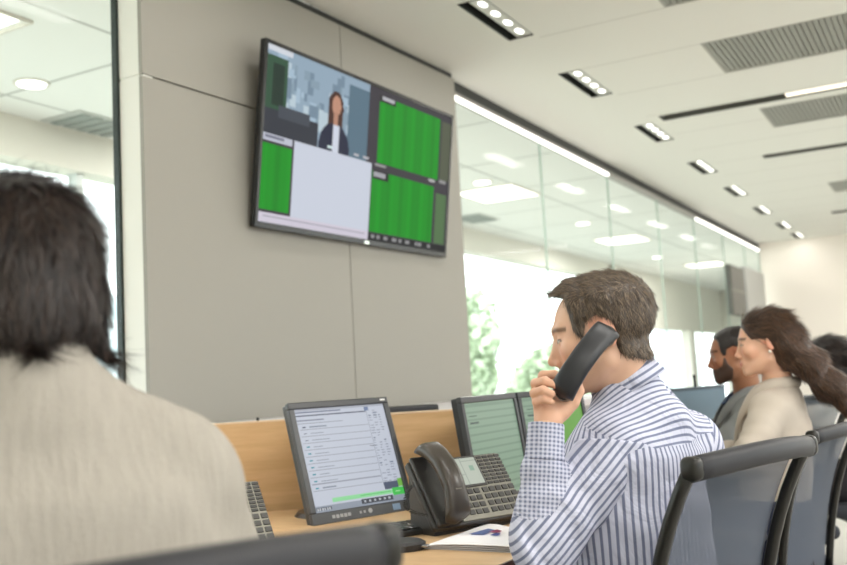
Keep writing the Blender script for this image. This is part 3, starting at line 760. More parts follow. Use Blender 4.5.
# booklet
M_paper = mat('white paper', srgb(240, 238, 242), .8)
q = [WZ(424, 549, DZ), WZ(513, 553, DZ), WZ(520, 536, DZ), WZ(486, 527, DZ)]
cx = sum(v[0] for v in q)/4; cy = sum(v[1] for v in q)/4
t = thing('booklet', 'open white booklet with a blue and pink print, in front of the desk phone', 'booklet', (cx, cy, DZ))
for k in range(4):
    bm = bmesh.new(); n = 9; o_ = .004*k
    g = [[None]*(n) for _ in range(n)]
    for i in range(n):
        for j in range(n):
            u, v = i/(n-1), j/(n-1); P_ = (1-u)*(1-v)*Vector(q[0])+u*(1-v)*Vector(q[1])+u*v*Vector(q[2])+(1-u)*v*Vector(q[3])
            z_ = .0012+.0026*k+.006*math.sin(u*PI)*k/3+.004*max(0, u-.6)*k
            g[i][j] = [bm.verts.new((P_.x-cx+o_*.5, P_.y-cy-o_*.4, z_-e_)) for e_ in (0, .0010)]
    for i in range(n-1):
        for j in range(n-1):
            for e_ in (0, 1): bm.faces.new((g[i][j][e_], g[i+1][j][e_], g[i+1][j+1][e_], g[i][j+1][e_]))
    rim = [g[i][0] for i in range(n)]+[g[n-1][j] for j in range(1, n)]+[g[i][n-1] for i in range(n-2, -1, -1)]+[g[0][j] for j in range(n-2, 0, -1)]
    for i in range(len(rim)): a_, b_ = rim[i], rim[(i+1) % len(rim)]; bm.faces.new((a_[0], a_[1], b_[1], b_[0]))
    sh = obj('page', bm, M_paper, t)
def onpage(u, v, z): P_ = (1-u)*(1-v)*Vector(q[0])+u*(1-v)*Vector(q[1])+u*v*Vector(q[2])+(1-u)*v*Vector(q[3]); return (P_.x-cx, P_.y-cy, z+.006*math.sin(u*PI)+.004*max(0, u-.6)*3)
for nm, us, cc in (('printed_patch', [(.28, .42), (.40, .72), (.56, .70), (.52, .42)], (130, 150, 205)), ('printed_patch', [(.50, .60), (.58, .74), (.70, .70), (.66, .58)], (200, 110, 150)), ('printed_patch', [(.60, .45), (.64, .58), (.74, .55), (.72, .44)], (110, 120, 190))):
    bm = bmesh.new(); bm.faces.new([bm.verts.new(onpage(u, v, .0112)) for u, v in us]); bmesh.ops.solidify(bm, geom=bm.faces[:], thickness=.0003); obj(nm, bm, mat('print %d %d' % cc[:2], srgb(*cc), .6), t)
# blue grey desk screen between the rows
a, b_ = W(655, 400, 4.35), W(726, 400, 4.75)
dd = Vector((b_[0]-a[0], b_[1]-a[1], 0)); an = math.atan2(dd.y, dd.x)
t = thing('desk_screen', 'blue grey fabric desk screen behind the striped shirt and the bearded man', 'screen', (a[0], a[1], 0), an)
zt = W(700, 386.5, 4.6)[2]
obj('panel', box(0, dd.length, 0, .03, 0, zt-.012, .004), mat('blue grey fabric', srgb(112, 132, 146), .9, bump=.4, bscale=700), t)
obj('top_rail', box(0, dd.length, -.004, .034, zt-.012, zt, .002), mat('slate rail', srgb(70, 84, 94), .5), t)
pp = W(697, 381, 4.6)
t = thing('black_stub', 'small black upright stub on top of the blue grey desk screen', 'microphone', (pp[0], pp[1], zt))
u_ = Vector((pp[0]-a[0], pp[1]-a[1], 0)).dot(dd.normalized()); t.location = Vector((a[0], a[1], zt))+dd.normalized()*u_+Vector((-dd.y, dd.x, 0)).normalized()*.015
obj('post', cyl((0, 0, 0), (0, 0, .045), .007, .006), M_blackpl, t); obj('tip', cyl((0, 0, .045), (0, 0, .058), .009, .007), M_blackpl, t)

# ------------------------------------------------------------------ office chairs
M_rail = mat('charcoal chair plastic', srgb(38, 38, 42), .5, spec=.35); M_cpost = mat('dark bronze chair post', srgb(32, 31, 28), .3, metal=.3)
def mesh_fabric():
    m = bpy.data.materials.new('chair mesh'); m.use_nodes = True; N = m.node_tree.nodes; L = m.node_tree.links; b = N['Principled BSDF']
    b.inputs['Base Color'].default_value = (*srgb(82, 89, 102), 1); b.inputs['Roughness'].default_value = .7
    t = N.new('ShaderNodeBsdfTransparent'); mx = N.new('ShaderNodeMixShader')
    mx.inputs[0].default_value = .74; L.new(t.outputs[0], mx.inputs[1]); L.new(b.outputs[0], mx.inputs[2])
    L.new(mx.outputs[0], N['Material Output'].inputs[0]); MATS['chair mesh'] = m; return m
M_net = mesh_fabric(); M_seat = mat('dark grey seat fabric', srgb(52, 54, 60), .9, bump=.3, bscale=600)
def back_y(z): return -.30+.17*(1-math.exp(-(.95-z)/.27))
def make_chair():
    t = thing('office_chair', 'x', 'chair')
    n = 13; path = []
    for i in range(n):
        s = i/(n-1)*2-1; path.append((s*.245, back_y(.95)-.012+.035*s*s, .95-.012*s*s))
    bm = sweep(path, ring_sec(.020, .022, 14, 2.6)); obj('top_rail', bm, M_rail, t, smooth=True)
    for s in (-1, 1):
        pp_ = [(s*(.243-.012*(k/10)), back_y(.95-.5*k/10)+.020, .945-.5*k/10) for k in range(11)]
        obj('post', sweep(pp_, ring_sec(.013, .012, 12, 3), up=Vector((0, 1, 0))), M_cpost, t, smooth=True)
    for s in (-1, 1): obj('corner_joint', box(s*.243-.016, s*.243+.016, back_y(.95)+.0, back_y(.95)+.040, .918, .962, .014, 4), M_cpost, t, smooth=True)
    V = []; nx, nz = 22, 26
    for j in range(nz+1):
        z = .45+.49*j/nz
        for i in range(nx+1):
            s = i/nx*2-1; V.append((s*.235, back_y(z)+.018+.030*s*s-.012, z))
    V = np.array(V); idx = np.arange((nz+1)*(nx+1)).reshape(nz+1, nx+1)
    Q = np.stack([idx[:-1, :-1], idx[:-1, 1:], idx[1:, 1:], idx[1:, :-1]], -1).reshape(-1, 4)
    npmesh('back_mesh', V, Q, M_net, t)
    obj('seat', box(-.25, .25, -.20, .27, .40, .46, .028, 4), M_seat, t, smooth=True)
    obj('seat_pan', box(-.2, .2, -.17, .2, .375, .402, .008), M_rail, t)
    for s in (-1, 1):
        bm = sweep([(s*.20, .0, .39), (s*.275, .0, .39), (s*.285, .0, .45), (s*.285, .0, .62)], ring_sec(.012, .016, 10), up=Vector((0, 1, 0)))
        o = obj('armrest', bm, M_rail, t, smooth=True); obj('arm_pad', box(s*.285-.035, s*.285+.035, -.12, .12, .62, .645, .01, 3), M_seat, o)
    obj('back_spine', sweep([(0, .0, .385), (0, -.14, .385), (0, back_y(.52)+.0, .45), (0, back_y(.52)-.0, .52)], ring_sec(.03, .012, 10)), M_rail, t, smooth=True)
    obj('gas_lift', cyl((0, 0, .08), (0, 0, .38), .028, .022), M_rail, t)
    bm = bmesh.new()
    for k in range(5):
        a = 2*PI*k/5+.3; cyl((0, 0, .10), (.30*math.cos(a), .30*math.sin(a), .065), .026, .016, 10, bm=bm)
    obj('star_base', bm, M_rail, t)
    for k in range(5):
        a = 2*PI*k/5+.3; c = Vector((.30*math.cos(a), .30*math.sin(a), .028)); s_ = Vector((-math.sin(a), math.cos(a), 0))*.02
        obj('caster', cyl(c-s_, c+s_, .028, n=16), M_blackpl, t)
    return t
def plan(r, f): return Vector((math.cos(YAW)*r-math.sin(YAW)*f, math.sin(YAW)*r+math.cos(YAW)*f, 0))
def hdg(left_deg): return YAW+math.radians(left_deg)
chair0 = make_chair()
GC = 'charcoal mesh-back office chairs'
chairs = [(plan(.425, 2.085), hdg(45.5), 'charcoal office chair with blue grey mesh back, behind the man in the striped shirt'),
          (plan(1.06, 3.20), hdg(50), 'charcoal mesh office chair at the right edge, behind the woman in the cream blazer'),
          (plan(-.43, .942), hdg(40), 'blurred charcoal office chair at the bottom, behind the person in cream knit'),
          (plan(1.42, 4.16), hdg(88), 'far office chair hidden behind the bearded man in grey'),
          (plan(2.08, 4.63), hdg(85), 'far black office chair at the right edge, behind the dark-haired person')]
for i, (p, a, lb) in enumerate(chairs):
    o = chair0 if i == 0 else copy_tree(chair0)
    o.location = p; o.rotation_euler = (0, 0, a); o['label'] = lb; o['group'] = GC
    if i == 2: o.scale = (1.035,)*3
    if i == 1: o.scale = (.95,)*3
# ------------------------------------------------------------------ people
M_skin = attr_mat('skin', rough=.5, sss=.12, spec=.35)
M_hair = attr_mat('hair', rough=.42, spec=.45)
def rotm(yaw=0, pitch=0, roll=0):
    """head axes as columns: right, forward, up; pitch < 0 looks down, roll > 0 tips to the right"""
    return np.array((Matrix.Rotation(yaw, 3, 'Z') @ Matrix.Rotation(pitch, 3, 'X') @ Matrix.Rotation(roll, 3, 'Y')))
def face_sdf(q, fem=False, ears=True):
    ax = np.abs(q[:, 0]); Q = np.stack([ax, q[:, 1], q[:, 2]], 1)
    d = ell(q, (0, -.012, .036), (.074, .098, .080))
    d = smin(d, ell(q, (0, .020, -.002), (.065, .076, .088)), .02)
    d = smin(d, ell(q, (0, .030, -.062), (.052 if not fem else .047, .056, .050)), .02)
    d = smin(d, rc(Q, (.050, -.002, -.058), (.018, .074, -.100), .014, .015), .028)
    d = smin(d, sph(q, (0, .082, -.100), .0165 if not fem else .014), .02)
    d = smin(d, sph(Q, (.043, .062, -.022), .022), .022)
    d = smin(d, rc(Q, (.0, .088, .024), (.034, .078, .026), .0115 if not fem else .008, .010), .012)
    d = smax(d, -sph(Q, (.033, .108, .002), .0165), .016)
    d = smin(d, sph(Q, (.031, .0765, .002), .0140), .004)
    n = .9 if fem else 1.0
    d = smin(d, rc(q, (0, .088, .010), (0, .104*1.0+.004*n, -.030), .0068, .0088*n), .009)
    d = smin(d, rc(q, (0, .090, -.004), (0, .093, -.042), .0085, .0115), .010)
    d = smin(d, sph(q, (0, .1115, -.0365), .0092*n), .007)
    d = smin(d, sph(Q, (.0105, .101, -.042), .0070*n), .006)
    d = smin(d, ell(q, (0, .080, -.070), (.027, .021, .024)), .012)
    d = smin(d, rc(Q, (0, .0995, -.0635), (.016, .093, -.0655), .0048, .0030), .004)
    d = smin(d, rc(Q, (0, .0985, -.0735), (.015, .092, -.0710), .0056, .0032), .004)
    if ears:
        e = ell(Q @ np.array([[math.cos(.35), math.sin(.35), 0], [-math.sin(.35), math.cos(.35), 0], [0, 0, 1]]) - 0, (.0735*math.cos(.35)+.016*math.sin(.35)*1.0-.0, .0735*math.sin(.35)-.016*math.cos(.35), .000), (.0065, .0175, .031))
        e = smax(e, -sph(Q, (.092, -.008, .0), .0125), .005)
        d = smin(d, e, .004)
    return d
def face_col(q, base, lip, brow, iris=(70, 90, 100), stub=0):
    ax = np.abs(q[:, 0]); n = len(q); c = np.tile(np.array(srgb(*base)), (n, 1))
    def mixc(w, rgb): nonlocal c; w = np.clip(w, 0, 1)[:, None]; c = c*(1-w)+np.array(srgb(*rgb))*w
    if stub: mixc(stub*np.clip((-.045-q[:, 2])/.015, 0, 1)*np.clip((q[:, 1]-.0)/.02, 0, 1)*(q[:, 2] > -.13), (130, 104, 88))
    warm = (min(255, base[0]+6), int(base[1]*.86), int(base[2]*.84))
    mixc(.5*np.exp(-(((ax-.042)/.02)**2+((q[:, 2]+.03)/.022)**2))*(q[:, 1] > .03), warm)
    mixc(.35*np.exp(-((ax/.014)**2+((q[:, 2]+.038)/.015)**2))*(q[:, 1] > .09), warm)
    mixc(.5*(ax > .068)*(np.abs(q[:, 2]) < .04)*(q[:, 1] < .02), warm)
    lw = np.clip(1.6-np.sqrt((ax/.021)**2+((q[:, 2]+.0685)/.0105)**2)*1.3, 0, 1)*(q[:, 1] > .088); mixc(lw, lip)
    bw = np.clip(1.5-np.abs(q[:, 2]-(.0255-((ax-.03)/.05)**2*.016))/.0045, 0, 1)*(ax > .012)*(ax < .052)*(q[:, 1] > .05); mixc(bw*.85, brow)
    ex, ez = (ax-.031), q[:, 2]-.0015; eye = (ex/.0120)**2+(ez/.0042)**2; front = (q[:, 1] > .078)
    mixc(((eye < 1.7) & (eye >= 1) & (ez > -.002) & front)*.9, (60, 42, 36)); mixc((eye < 1)*front*1., (186, 176, 168))
    mixc((((ex)**2+ez**2) < .0052**2)*(eye < 1)*front*1., iris); mixc((((ex)**2+ez**2) < .0024**2)*(eye < 1)*front*1., (20, 18, 18))
    return c
def sstep(x): x = np.clip(x, 0, 1); return x*x*(3-2*x)
def joinm(parts):
    V = []; Q = []; C_ = []; o = 0
    for v, q, c in parts: V.append(v); Q.append(q+o); C_.append(c); o += len(v)
    return np.concatenate(V), np.concatenate(Q), np.concatenate(C_)
def strands(name, V, Q, parent, n, flow, L0, L1, wd, lift, col, vcol, seg=4, seed=1, where=None, taper=True, droop=0, clump=0):
    """thin hair ribbons rooted on a surface and combed along flow(p)"""
    g = np.random.default_rng(seed); N_ = vnorm(V, Q); ar = np.linalg.norm(np.cross(V[Q[:, 2]]-V[Q[:, 0]], V[Q[:, 3]]-V[Q[:, 1]]), axis=1)
    if where is not None: ar = ar*where(V[Q].mean(1))
    f = g.choice(len(Q), n, p=ar/ar.sum()); w = g.dirichlet(np.ones(4)*.7, n)
    P = (V[Q[f]]*w[:, :, None]).sum(1); nn = (N_[Q[f]]*w[:, :, None]).sum(1)
    L_ = (L0+(L1-L0)*g.random(n))[:, None]; p = P-nn*.0015; pts = [p]
    jit = g.normal(size=(n, 3))*.22+(wob(P, 90, seed)[:, None]*np.array([.3, .2, .1])*clump)
    lf = lift*(.4+1.2*g.random(n))[:, None]
    for k in range(seg):
        t = flow(p)+jit; t -= nn*(t*nn).sum(1)[:, None]; t /= np.linalg.norm(t, axis=1, keepdims=True)+1e-9
        t = t+nn*lf*(1-.9*k/seg)+np.array([0, 0, -droop*k/seg]); t /= np.linalg.norm(t, axis=1, keepdims=True); p = p+t*L_/seg; pts.append(p)
    side = np.cross(t, nn); side += g.normal(size=(n, 3))*.3; side /= np.linalg.norm(side, axis=1, keepdims=True)
    ws = [wd*(1-.85*(k/seg)**2 if taper else 1) for k in range(seg+1)]
    A = np.stack([np.stack([pts[k]-side*ws[k]/2, pts[k]+side*ws[k]/2], 1) for k in range(seg+1)], 1)   # n, seg+1, 2, 3
    VV = A.reshape(-1, 3); b_ = (np.arange(n)*(seg+1)*2)[:, None]
    QQ = np.concatenate([np.stack([b_[:, 0]+2*k, b_[:, 0]+2*k+1, b_[:, 0]+2*k+3, b_[:, 0]+2*k+2], 1) for k in range(seg)])
    base = np.array(srgb(*col)); hi = np.array(srgb(*vcol)); m_ = g.random(n)**1.6
    cc = np.repeat(base*(1-m_[:, None])+hi*m_[:, None], (seg+1)*2, axis=0)
    return npmesh(name, VV, QQ, M_hair, parent, col=cc)
def hand_sdf(P, w, d, n, side, curl=.5, s=1.0):
    """relaxed hand: w wrist, d finger direction, n back of hand, side towards the thumb"""
    w, d, n, side = [np.array(v, float) for v in (w, d, n, side)]
    o = rc(P, w, w+d*.05*s, .024*s, .026*s)
    for k, (off, L_, r) in enumerate(((.028, .072, .0090), (.009, .080, .0093), (-.011, .075, .0088), (-.029, .060, .0078))):
        m0 = w+d*.088*s+side*off*s-n*.002; o = smin(o, rc(P, w+d*.02*s+side*off*.6*s, m0, .016*s, .0115*s), .012)
        a = m0; dr = d.copy(); e = None
        for j, f_ in enumerate((.46, .30, .24)):
            dr = dr*math.cos(curl*(.5+.4*j))-n*math.sin(curl*(.5+.4*j)); b_ = a+dr*L_*f_*s
            x = rc(P, a, b_, r*s*(1-.08*j), r*s*(.93-.08*j)); e = x if e is None else smin(e, x, .003); a = b_
        o = smin(o, e, .004)
    t0 = w+d*.022*s+side*.022*s; t1 = t0+(d*.55+side*.6-n*.3)*.045*s; t2 = t1+(d*.85+side*.25-n*.35)*.034*s; t3 = t2+(d*.95-n*.3)*.026*s
    o = smin(o, chain(P, [t0, t1, t2, t3], [.015*s, .011*s, .0095*s, .008*s], .004), .012)
    return o

def figure(cfg):
    t = thing('person', cfg['label'], 'person', cfg['loc'], cfg['rz'])
    inv = np.array(Matrix(t.matrix_basis).inverted()) if False else None
    sec = cfg['secs']; nb = np.array(cfg['neck']); hc = np.array(cfg['head']); H = cfg['H']; s = cfg.get('hs', 1.0)
    sh, elb, wr = cfg['sh'], cfg['el'], cfg['wr']; hips = [(-.09, .0, .53), (.09, .0, .53)]
    knee = cfg.get('knee', [(-.13, .43, .52), (.13, .43, .52)]); ank = cfg.get('ank', [(-.14, .38, .10), (.14, .38, .10)])
    fem = cfg.get('fem', False)
    sk = [(z, cx_, cy_, a-.014, b_-.014) for z, cx_, cy_, a, b_ in sec]
    def hf(P): return (P-hc) @ H/s
    def skin_body(P):
        d = loft(P, sk)
        for i in (0, 1):
            d = smin(d, chain(P, [nb*.6+np.array(sh[i])*.4, sh[i], elb[i], wr[i]], [.045, .046, .038, .026], .02), .03)
            d = smin(d, chain(P, [hips[i], knee[i], ank[i]], [.078, .052, .038], .02), .03)
            a = np.array(ank[i]); d = smin(d, rc(P, a+[0, -.02, -.04], a+[0, .14, -.065], .034, .024), .02)
        return smin(d, rc(P, nb-[0, 0, .03], hc+H @ np.array([0, -.03, -.05])*s, .056*s, .052*s), .02)
    def skin_head(P):
        q = hf(P); d = face_sdf(q, fem)*s
        return smin(d, rc(P, nb-[0, 0, .02], hc+H @ np.array([0, -.028, -.055])*s, (.060 if not fem else .050)*s, (.054 if not fem else .046)*s), .018)
    lo = np.minimum(np.min(np.concatenate([np.array(elb), np.array(wr), np.array(sh)]), 0), [-.26, -.22, 0])-.1; hi = np.maximum(np.max(np.concatenate([np.array(elb), np.array(wr), np.array(knee)]), 0), [.26, .4, 0])+.14
    lo[2] = -.0; hi[2] = nb[2]+.03
    parts = []; base = np.array(srgb(*cfg['skin'])); hr = cfg.get('hres', .004)
    v, q = nets(skin_body, lo, hi, .011); parts.append((v, q, np.tile(base, (len(v), 1))))
    v, q = nets(skin_head, hc-[.17, .17, .21], hc+[.17, .17, .16], hr)
    parts.append((v, q, face_col(hf(v), cfg['skin'], cfg['lip'], cfg['brow'], stub=cfg.get('stub', 0))))
    for i in (0, 1):
        hsd = cfg['hands'][i]; w = np.array(wr[i])
        v, q = nets(hsd, w-.22, w+.22, cfg.get('handres', .004)); c = np.tile(base*np.array([1, .93, .90]), (len(v), 1)); parts.append((v, q, c))
    V, Q, C_ = joinm(parts); npmesh('body', V, Q, M_skin, t, col=C_)
    # trousers and shoes
    def trs(P):
        d = loft(P, [(.36, 0, -.02, .15, .12), (.44, 0, 0, .19, .15), (.56, 0, 0, .185, .135), (.66, 0, 0, .172, .125)])
        for i in (0, 1): d = smin(d, chain(P, [hips[i], knee[i], np.array(ank[i])+[0, 0, .0]], [.095, .072, .058], .02), .03)
        return d+.0015*wob(P, 60, 3)
    v, q = nets(trs, (-.32, -.25, .04), (.32, .62, .70), .011); npmesh('trousers', v, q, cfg['trm'], t)
    for i in (0, 1):
        a = np.array(ank[i])
        v, q = nets(lambda P: smax(smin(rc(P, a+[0, -.035, -.06], a+[0, .15, -.068], .040, .032), rc(P, a+[0, -.02, -.01], a+[0, -.02, -.05], .045, .042), .03), .004-P[:, 2], .004), a-[.1, .12, .11], a+[.1, .24, .06], .006)
        npmesh('shoe', v, q, mat('black leather', srgb(30, 28, 28), .35), t)
    # upper garment
    hole = cfg.get('hole', .0); fold = cfg.get('fold', .003)
    def sleeve(P, i, r=cfg.get('sr', (.066, .070, .056, .044))):
        w = np.array(wr[i]); e = np.array(elb[i]); u = (w-e)/np.linalg.norm(w-e)
        d = chain(P, [np.array(sh[i])+(nb-np.array(sh[i]))*.25, sh[i], elb[i], w], r, .025)
        ff = (P-e) @ u; near = np.exp(-((np.linalg.norm(P-e, axis=1))/.13)**2)
        d = d+fold*1.0*wob(P, 48, 11+i)+fold*1.3*near*np.sin(np.linalg.norm(P-e-u*.03, axis=1)*130+wob(P, 30, 3)*2)
        return smax(d, ff-(np.linalg.norm(w-e)-.012), .006)
    def trunk(P):
        d = loft(P, sec)
        for i in (0, 1): d = smin(d, rc(P, nb-[0, .01, .035], sh[i], cfg.get('nr', .062), (.078 if cfg.get('nstub') and i else .064) if not fem else .058), .045)
        if cfg.get('nstub'): d = smin(d, rc(P, nb+np.array([.012, -.03, -.055]), nb+np.array([-.0, -.012, .022]), .088, .066), .05)
        d = d+fold*wob(P, 26, 5)+fold*.6*wob(P, 60, 6)
        return smax(d, -sph(P, nb+np.array([0, .0, .045]), .058), .012)
    cfg['hf'] = hf; cfg['trunk'] = trunk; cfg['sleeve'] = sleeve
    lo2 = lo.copy(); lo2[2] = .46; hi2 = hi.copy(); hi2[2] = nb[2]+.09; gr = cfg.get('gres', .0075)
    if cfg.get('split'): cfg['split'](t, cfg, lo2, hi2)
    else:
        f = lambda P: smin(smin(smin(trunk(P), sleeve(P, 0), .03), sleeve(P, 1), .03), cfg['extra'](P) if 'extra' in cfg else 1., .045)
        v, q = nets(f, lo2, hi2, gr); npmesh(cfg['garment'], v, q, cfg['gm'], t)
    cfg['root'] = t; cfg['nb'] = nb
    return t
def hairshell(cfg, fn, res, ext=(.17, .19, .20, .17, .17, .17)):
    hc = np.array(cfg['head']); H = cfg['H']; s = cfg.get('hs', 1)
    f = lambda P: fn((P-hc) @ H/s)*s
    e = np.array(ext); v, q = nets(f, hc-e[:3], hc+e[3:], res); return v, q
def world2local(cfg_loc, rz, p):
    c, s = math.cos(-rz), math.sin(-rz); x, y = p[0]-cfg_loc[0], p[1]-cfg_loc[1]
    return np.array([c*x-s*y, s*x+c*y, p[2]])
def skull(q): 
    d = ell(q, (0, -.012, .036), (.074, .098, .080)); d = smin(d, ell(q, (0, .020, -.002), (.065, .076, .088)), .02)
    return smin(d, rc(q, (0, -.03, -.05), (0, -.04, -.12), .054, .054), .02)
REST = lambda cfgw, d=(0, 1, 0), n=(0, 0, 1), side=(1, 0, 0), c=.45: (lambda P: hand_sdf(P, cfgw, d, n, side, c))
SECM = [(.42, 0, -.0, .165, .13), (.55, 0, 0, .172, .128), (.70, 0, .0, .170, .120), (.84, 0, .005, .183, .124), (.94, 0, .005, .188, .118), (1.0, 0, .0, .165, .098), (1.05, 0, -.005, .10, .07)]
SECF = [(.42, 0, 0, .17, .13), (.55, 0, 0, .160, .12), (.68, 0, 0, .138, .105), (.82, 0, .01, .155, .120), (.90, 0, .01, .160, .112), (.96, 0, 0, .14, .09), (1.01, 0, 0, .085, .065)]

# --- the man on the phone
ML = plan(.425, 2.085); MR = hdg(45.5)
def LM(px, py, d): return world2local(ML, MR, W(px, py, d))
M_cot = mat('striped shirt', (.7, .7, .78), .75); N, L, b = nodes(M_cot)
at = N.new('ShaderNodeAttribute'); at.attribute_name = 'st'; sx = N.new('ShaderNodeSeparateXYZ'); L.new(at.outputs['Vector'], sx.inputs[0])
def stripe(c, per, w, soft=.10):
    f_ = math_node(N, L, 'FRACT', math_node(N, L, 'DIVIDE', c, per)); a_ = math_node(N, L, 'ABSOLUTE', math_node(N, L, 'SUBTRACT', f_, .5))
    r = N.new('ShaderNodeMapRange'); r.inputs[1].default_value = w/2-soft/2; r.inputs[2].default_value = w/2+soft/2; r.inputs[3].default_value = 1; r.inputs[4].default_value = 0
    L.new(a_, r.inputs[0]); return r.outputs[0]
mk1 = math_node(N, L, 'GREATER_THAN', sx.outputs[2], .5); mk2 = math_node(N, L, 'GREATER_THAN', sx.outputs[2], 1.5)
sA = stripe(sx.outputs[0], .0138, .38); sB = stripe(sx.outputs[1], .0138, .38); sC = stripe(sx.outputs[0], .0085, .5); sD = stripe(sx.outputs[1], .0085, .5)
m1 = N.new('ShaderNodeMix'); m1.data_type = 'FLOAT'; L.new(mk1, m1.inputs[0]); L.new(sA, m1.inputs[2]); L.new(sB, m1.inputs[3])
ck = math_node(N, L, 'MAXIMUM', math_node(N, L, 'MULTIPLY', math_node(N, L, 'MULTIPLY', sC, sD), 1.5), math_node(N, L, 'MULTIPLY', math_node(N, L, 'MAXIMUM', sC, sD), .35))
m2 = N.new('ShaderNodeMix'); m2.data_type = 'FLOAT'; L.new(mk2, m2.inputs[0]); L.new(m1.outputs[0], m2.inputs[2]); L.new(ck, m2.inputs[3]); m2.clamp_factor = True
mc = N.new('ShaderNodeMix'); mc.data_type = 'RGBA'; L.new(m2.outputs[0], mc.inputs[0]); mc.inputs[6].default_value = (*srgb(190, 192, 210), 1); mc.inputs[7].default_value = (*srgb(106, 112, 138), 1)
L.new(mc.outputs[2], b.inputs['Base Color'])
tc = N.new('ShaderNodeTexCoord'); nn_ = N.new('ShaderNodeTexNoise'); nn_.inputs['Scale'].default_value = 14; nn_.inputs['Detail'].default_value = 3; nn_.inputs['Distortion'].default_value = 1.2; L.new(tc.outputs['Object'], nn_.inputs['Vector'])
bp = N.new('ShaderNodeBump'); bp.inputs['Strength'].default_value = .55; bp.inputs['Distance'].default_value = .02; L.new(nn_.outputs[0], bp.inputs['Height']); L.new(bp.outputs[0], b.inputs['Normal'])
def axis_uv(v, a, b_, ref):
    """(around, along) coordinates about the axis a-b"""
    a = np.array(a); u = np.array(b_)-a; L_ = np.linalg.norm(u); u = u/L_; e1 = np.array(ref)-u*(np.array(ref) @ u); e1 /= np.linalg.norm(e1); e2 = np.cross(u, e1)
    p = v-a; return p @ e2, p @ u
def split_shirt(t, cfg, lo, hi):
    nb = np.array(cfg['neck']); sl_ = cfg['sleeve']; tr = cfg['trunk']
    v, q = nets(tr, np.array([-.30, -.25, .47]), np.array([.30, .25, nb[2]+.09]), .0055)
    x = np.arctan2(v[:, 0], -v[:, 1]-.02+.06)*.155; yk = v[:, 2]*.9+v[:, 1]*.75+.3*0
    msk = ((v[:, 2]-.4*v[:, 1]) > 1.005)*1.0
    st = np.stack([x+.035*np.sin(v[:, 2]*5)*0+.002*wob(v, 20, 2), yk+.3, msk], 1)
    # sharp seam: paint faces, not a blend
    shirt = npmesh('shirt', v, q, M_cot, t, vec=st)
    for i, nm in ((0, 'left'), (1, 'right')):
        s_, e_, w_ = [np.array(k) for k in (cfg['sh'][i], cfg['el'][i], cfg['wr'][i])]
        v, q = nets(lambda P: sl_(P, i), np.minimum(np.minimum(s_, e_), w_)-.11, np.maximum(np.maximum(s_, e_), w_)+.11, .005)
        cam_l = np.array([-.4, -1., .3])
        an, al = axis_uv(v, s_, e_, (-.71, -.70, 0)); an2, al2 = axis_uv(v, e_, w_, (.8, .5, .2))
        # which bone is nearer
        def segd(a, b_): ab = b_-a; tt = np.clip((v-a) @ ab/(ab @ ab), 0, 1); return np.linalg.norm(v-a-tt[:, None]*ab, axis=1)
        fore = segd(e_, w_) < segd(s_, e_)-.018
        A = np.where(fore, an2*.052, an*.066); B = np.where(fore, al2, al)
        st = np.stack([A, B, np.where(fore, 2.0, 0.0)], 1)
        # split the mesh at the bone change so the pattern does not smear
        fm = fore[q].mean(1) > .5
        for sel, nm2, mval in ((~fm, 'sleeve', 0.), (fm, 'forearm_sleeve', 2.)):
            qq = q[sel]; used, invx = np.unique(qq, return_inverse=True); vv = v[used]
            if mval: aa, ll = axis_uv(vv, e_, w_, (-.71, -.7, .05)); rr = .052
            else: aa, ll = axis_uv(vv, s_, e_, (-.71, -.70, 0)); rr = .066
            npmesh(nm2, vv, invx.reshape(-1, 4), M_cot, shirt, vec=np.stack([aa, ll, np.full(len(vv), mval)], 1))
        # cuff
        u = (w_-e_)/np.linalg.norm(w_-e_)
        def cuff(P):
            k = (P-w_) @ u; r = np.linalg.norm(P-w_-k[:, None]*u, axis=1)
            rad = .0335+.004*np.clip(-k/.07, 0, 1); d = np.abs(r-rad)-.0028
            return smax(d, np.abs(k+.028)-.037, .002)
        v, q = nets(cuff, w_-.1, w_+.1, .0028); aa, ll = axis_uv(v, e_, w_, (-.71, -.7, .05))
        npmesh('cuff', v, q, M_cot, shirt, vec=np.stack([aa, ll, np.full(len(v), 2.)], 1))
    # collar: stand and turned-down fall
    n = 72; hcv = np.array(cfg['head']); ax_ = (hcv+cfg['H'] @ np.array([0, -.03, -.06])-nb); ax_ /= np.linalg.norm(ax_); ax_ = np.array([-math.sin(.65)*.46, math.cos(.65)*.46, .86]); ax_ /= np.linalg.norm(ax_)
    e1 = np.array([1, 0, 0])-ax_*ax_[0]; e1 /= np.linalg.norm(e1); e2 = np.cross(ax_, e1)
    prof = [(.072, -.085), (.066, -.045), (.063, -.015), (.063, .004), (.064, .026), (.0655, .031), (.068, .029), (.0720, .012), (.0775, -.010), (.0825, -.030)]
    V = []; S_ = []
    for j, (r, z) in enumerate(prof):
        for i in range(n+1):
            a = PI/2+.16+(2*PI-.32)*i/n; fr_ = 1 if j < 7 else 1+.02*math.sin(a*3)
            V.append(nb+np.array([0, 0, .042])+e1*math.cos(a)*r*fr_*1.0+e2*math.sin(a)*r*1.04+ax_*z); S_.append((a*r, z if j < 6 else .08-z, 1.0))
    idx = np.arange(len(prof)*(n+1)).reshape(len(prof), n+1); Q = np.stack([idx[:-1, :-1], idx[:-1, 1:], idx[1:, 1:], idx[1:, :-1]], -1).reshape(-1, 4)
    c = npmesh('collar', np.array(V), Q, M_cot, shirt, vec=np.array(S_)); md = c.modifiers.new('thick', 'SOLIDIFY'); md.thickness = .0022
wrL = LM(546, 428, 1.915); wrR = np.array((.22, .40, .785))
